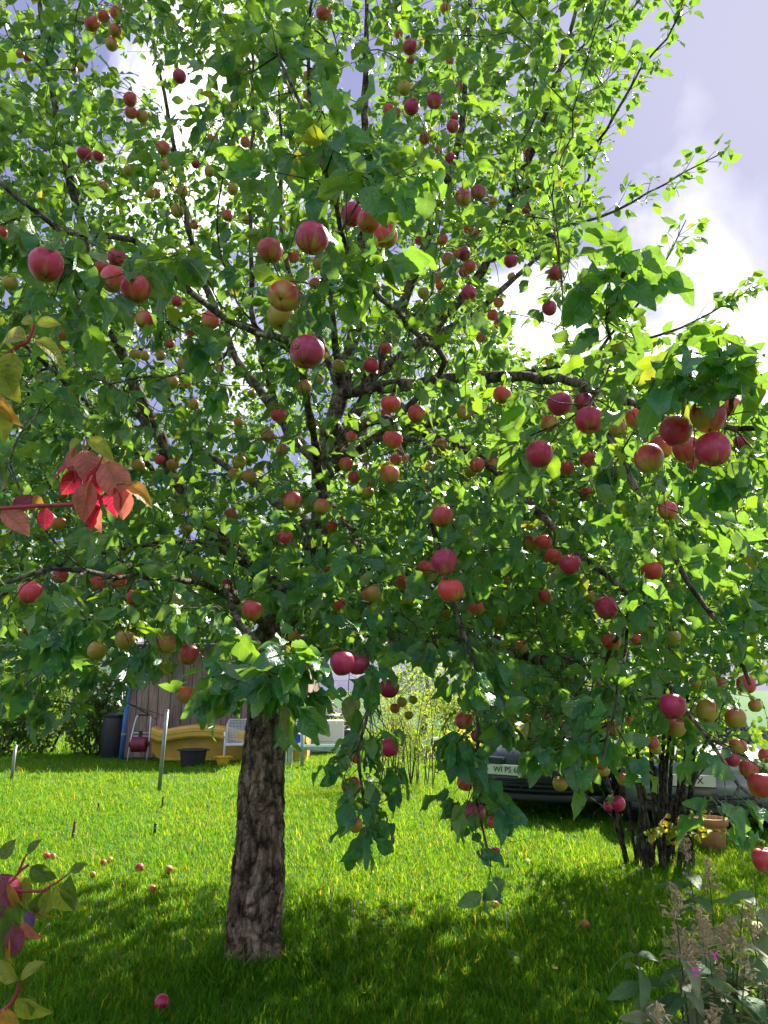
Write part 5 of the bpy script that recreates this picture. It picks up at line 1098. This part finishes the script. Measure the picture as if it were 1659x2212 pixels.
# ------------------------------------------------------------------ vehicles
def loft(secs):
    m = len(secs[0]); V = [p for s in secs for p in s]; F = [(i*m+j, i*m+(j+1) % m, (i+1)*m+(j+1) % m, (i+1)*m+j) for i in range(len(secs)-1) for j in range(m)]
    return V, F + [tuple(range(m)), tuple(range((len(secs)-1)*m, len(secs)*m))]
def sect(y, w, z0, z1, e=4.0, n=28, bow=0.0):
    out = []
    for k in range(n):
        a = 2*math.pi*k/n; c, s = math.cos(a), math.sin(a); px = math.copysign(abs(c)**(2/e), c)*w; pz = math.copysign(abs(s)**(2/e), s)
        out.append((px, y + bow*(px/w)**2*(w/.85)**2, (z0+z1)/2 + pz*(z1-z0)/2))
    return out
def car(loc, rz, pm, label, plate, plate_x, slats, L_=4.1, H=1.46, W_=.86):
    o = empty('parked_car', loc, rz); tag(o, label, 'car', 'cars parked round the garden')
    ys = [(0, .62, .34, .60, .16), (.06, .76, .26, .72, .20), (.22, .83, .22, .82, .12), (.7, .86, .21, .90, .02), (1.15, .86, .20, .96, 0), (2.2, .87, .20, .98, 0), (3.3, .86, .22, .99, 0), (3.9, .82, .26, .96, -.1), (4.08, .70, .34, .85, -.14)]
    V, F = loft([sect(y*L_/4.1, w*W_/.86, z0, z1, 5, 28, b) for y, w, z0, z1, b in ys]); MB().add(V, F).build('body', pm, o, True)
    ys = [(1.0, .70, .93, .97), (1.55, .66, .93, 1.33), (1.9, .63, .93, H-.03), (2.9, .62, .93, H-.03), (3.5, .64, .93, 1.28), (3.95, .66, .93, 1.0)]
    V, F = loft([sect(y*L_/4.1, w*W_/.86, z0-.1, z1, 6, 24) for y, w, z0, z1 in ys]); MB().add(V, F).build('window', M_GLASS, o, True)
    V, F = loft([sect(y*L_/4.1, w*W_/.86, H-.06, z1, 4, 20) for y, w, z1 in ((1.72, .57, H-.03), (1.95, .615, H), (2.9, .60, H), (3.15, .55, H-.03))]); MB().add(V, F).build('roof', pm, o, True)
    for s in (-1, 1):
        MB().tube([(s*.70, 1.02, .93), (s*.655, 1.5, 1.27), (s*.60, 1.85, H-.03)], .028, 8).build('pillar', pm, o, True); MB().tube([(s*.66, 2.35, .93), (s*.62, 2.35, H-.03)], .03, 8).build('pillar', pm, o, True); MB().tube([(s*.66, 3.6, .93), (s*.60, 3.1, H-.03)], .04, 8).build('pillar', pm, o, True)
        hl = MB().box(-.17, .17, -.02, .08, -.07, .07).build('headlight', M_GLASS, o, bevel=.03); hl.location = (s*.60, .13, .66); hl.rotation_euler = (0, 0, s*.45)
        MB().box(s*.93-.07, s*.93+.07, 1.35, 1.45, .95, 1.07).build('mirror', pm, o, True, .03)
        for y in (.78, 3.25):
            wh = MB().lathe([(.20, -.09), (.30, -.10), (.315, -.06), (.315, .06), (.30, .10), (.20, .09)], 28, (s*.78, y*L_/4.1, .315), 'x').build('wheel', M_RUBBER, o, True); MB().lathe([(.01, s*.07), (.06, s*.085), (.19, s*.06), (.205, s*.095)], 24, (s*.78, y*L_/4.1, .315), 'x').build('rim', M_STEEL, wh, True)
    for k in range(slats):
        z = .30+.055*k; pts = [(x, -.012+.20*(x/.86)**2*1.15-.018*k*0, z) for x in np.linspace(-.62, .62, 17)]; MB().tube(pts, .016, 6).build('bumper_slat', M_TRIM, o, True)
    pts = [(x, -.02+.2*(x/.86)**2*1.1, .27) for x in np.linspace(-.74, .74, 17)]; MB().tube(pts, .05, 10).build('bumper', M_TRIM, o, True)
    pl = MB().box(-.24, .24, -.012, .0, -.06, .06).build('number_plate', M_PLATE, o); pl.location = (plate_x, -.03+.2*(plate_x/.86)**2, .585); pl.rotation_euler = (0, 0, math.atan(.4*plate_x/.74))
    me = text_mesh(plate, .095); me.materials.append(M_INK); t = link(bpy.data.objects.new('lettering', me), pl); t.rotation_euler = (math.pi/2, 0, 0); t.location = (0, -.0145, 0); t.scale = (1, 1, 1)
    MB().box(-.245, .245, -.016, -.004, -.075, -.061).build('plate_holder', M_TRIM, pl)
    return o
def place(px, Y, h=.6): return (WX(px, Y, h), Y, 0)
car(place(1165, 9.7), -.34, paint('dark_green_paint', (.008, .03, .026)), 'dark green car with slatted bumper under the drooping apple branches', 'WI PS 6', -.42, 5)
car(place(1515, 8.75), -.30, paint('grey_green_paint', (.17, .21, .20)), 'grey green car behind the stems of the many stemmed shrub', 'LI DX', -.10, 3)
car(place(745, 24.0), .9, paint('black_paint', (.012, .013, .016)), 'black car parked behind the wire fence', 'SE', 0, 3, H=1.9, W_=.95)
def truck():
    Y = 27.0; x1 = WX(259, Y, 2.5); o = empty('white_truck', (x1-3, Y, 0)); tag(o, 'white box truck with red lettering behind the hedge', 'truck')
    b = MB().box(-3, 2.98, 0, 2.3, .9, 4.4).build('box_body', M_WHITEWALL, o, bevel=.02); MB().box(2.5, 2.56, -.02, 0, .95, 4.35).build('pale_post', plain('pale_blue_panel', (.5, .55, .72), .5), b); MB().box(2.9, 3.02, -.03, 0, .92, 4.38).build('corner_trim', M_WHITEP, b)
    MB().box(3.03, 3.12, .1, .5, 3.1, 3.5).build('marker_lamp', plain('amber', (.7, .3, .05), .4), o)
    me = text_mesh('NEL', .48); me.materials.append(M_REDINK); t = link(bpy.data.objects.new('lettering', me), b); t.rotation_euler = (math.pi/2, 0, 0); t.location = (1.35, -.008, 2.05)
    MB().add([(1.0,-.006,2.9),(1.25,-.006,2.9),(1.1,-.006,3.9),(.9,-.006,3.9),(1.0,-.001,2.9),(1.25,-.001,2.9),(1.1,-.001,3.9),(.9,-.001,3.9)], [(0,1,2,3),(4,7,6,5),(0,4,5,1),(1,5,6,2),(2,6,7,3),(3,7,4,0)]).build('red_stripe', M_REDINK, b)
    MB().box(-5.0, -3.1, .1, 2.2, .6, 2.9).build('cab', M_WHITEWALL, o, bevel=.15); MB().box(-4.7, -3.5, .06, .1, 1.7, 2.5).build('window', M_GLASS, o)
    for xx in (-4.2, 1.2): MB().lathe([(.25, -.14), (.45, -.14), (.48, -.08), (.48, .1), (.25, .1)], 24, (xx, .25, .48), 'y').build('wheel', M_RUBBER, o, True)
    MB().box(-5, 2.9, .3, 2.0, .55, .85).build('chassis', M_TRIM, o)
truck()

# ------------------------------------------------------------------ small things in the grass
def lawn_bits():
    r = np.random.default_rng(131)
    me_w = []
    WL = ['broad leaved weed in the shade before the trunk', 'broad leaved weed on open shaded grass past the trunk', 'small broad leaved weed touching the trunk foot', 'leafy weed just beside the trunk foot', 'three leaved weed near the lone red windfall', 'four leaved weed between red windfall and dark foreground', 'leafy weed at the foot of the many stemmed shrub', 'three leaved weed near the small orange windfall', 'small weed at the edge of the tree shade', 'small weed in the shade below the pale windfalls']
    for v, q, uv in [leaf_template(6, 3, rt, width=.24, pet=.3, curl=.15, wave=.03) for _ in range(3)]:
        m_ = mesh_np('leaf', v, q, uv); m_.materials.append(M_HAZEL); me_w.append(m_)
    for i, (px, py, n) in enumerate(((470,2135,3),(790,2150,4),(560,2105,4),(640,2075,5),(1310,2020,3),(1120,2090,4),(1390,1960,6),(1060,2000,3),(820,1960,3),(265,2080,3))):
        g = G(px, py); o = empty('plantain_weed', g); tag(o, WL[i], 'weed', 'broad leaved weeds in the lawn')
        for k in range(n):
            a = r.uniform(0, 6.28); s, d, nn = frames(np.array([[math.cos(a), math.sin(a), r.uniform(.5, 1.6)]]), np.array([[-math.cos(a)*.6, -math.sin(a)*.6, .8]])); leaf_object(me_w[k % 3], g, s[0], d[0], nn[0], float(r.uniform(.05, .09)), o)
    me_l = []
    for v, q, uv in [leaf_template(5, 3, rt, width=.3, pet=.2, curl=c, wave=.05) for c in (.1, .3)]:
        m_ = mesh_np('fallen_leaf', v, q, uv); m_.materials.append(M_YEL); me_l.append(m_)
    for i, (px, py) in enumerate(((1170,1925),(1148,1868),(75,2003),(575,1873),(1205,2105),(640,1760),(720,1750),(500,1905),(320,1895),(900,1790))):
        g = G(px, py); a = r.uniform(0, 6.28); s, d, nn = frames(np.array([[math.cos(a), math.sin(a), .25]]), np.array([[r.normal(0, .3), -.5, .8]])); o = leaf_object(me_l[i % 2], g+np.array([0, 0, .04]), s[0], d[0], nn[0], float(r.uniform(.045, .07)), None, 'fallen_leaf'); tag(o, 'yellow fallen leaf lying on the lawn', 'leaf', 'fallen leaves on the lawn')
    V, F, of = [], [], 0
    for k in range(420):
        Y = r.uniform(5, 16); x = r.uniform(-.5, .5)*Y; h = r.uniform(.06, .12); c = np.array([x, Y, h])
        ico = np.array([(math.cos(a)*.010*s_, math.sin(a)*.010*s_, z_) for z_, s_ in ((-.008, .5), (0, 1), (.007, .5)) for a in np.arange(6)*math.pi/3]); i6 = np.arange(6); k6 = (i6+1) % 6
        f = np.concatenate([np.stack([j*6+i6, j*6+k6, (j+1)*6+k6, (j+1)*6+i6], 1) for j in range(2)]); V.append(ico+c); F.append(f+of); of += 18
        v, f = tube_np(np.array([(x, Y, -.01), (x+.004, Y, h*.5), (x, Y, h-.005)]), np.array([.001, .001, .001]), 3); V.append(v); F.append(f+of); of += len(v)
    me = mesh_np('clover_flowers', np.concatenate(V), np.concatenate(F)); me.materials.append(plain('clover_white', (.6, .52, .42), .8, 0, .3, 2)); tag(link(bpy.data.objects.new('clover_flowers', me)), 'tiny pale clover heads and grass stalks dotted over the lawn', 'flowers', kind='stuff')
lawn_bits()
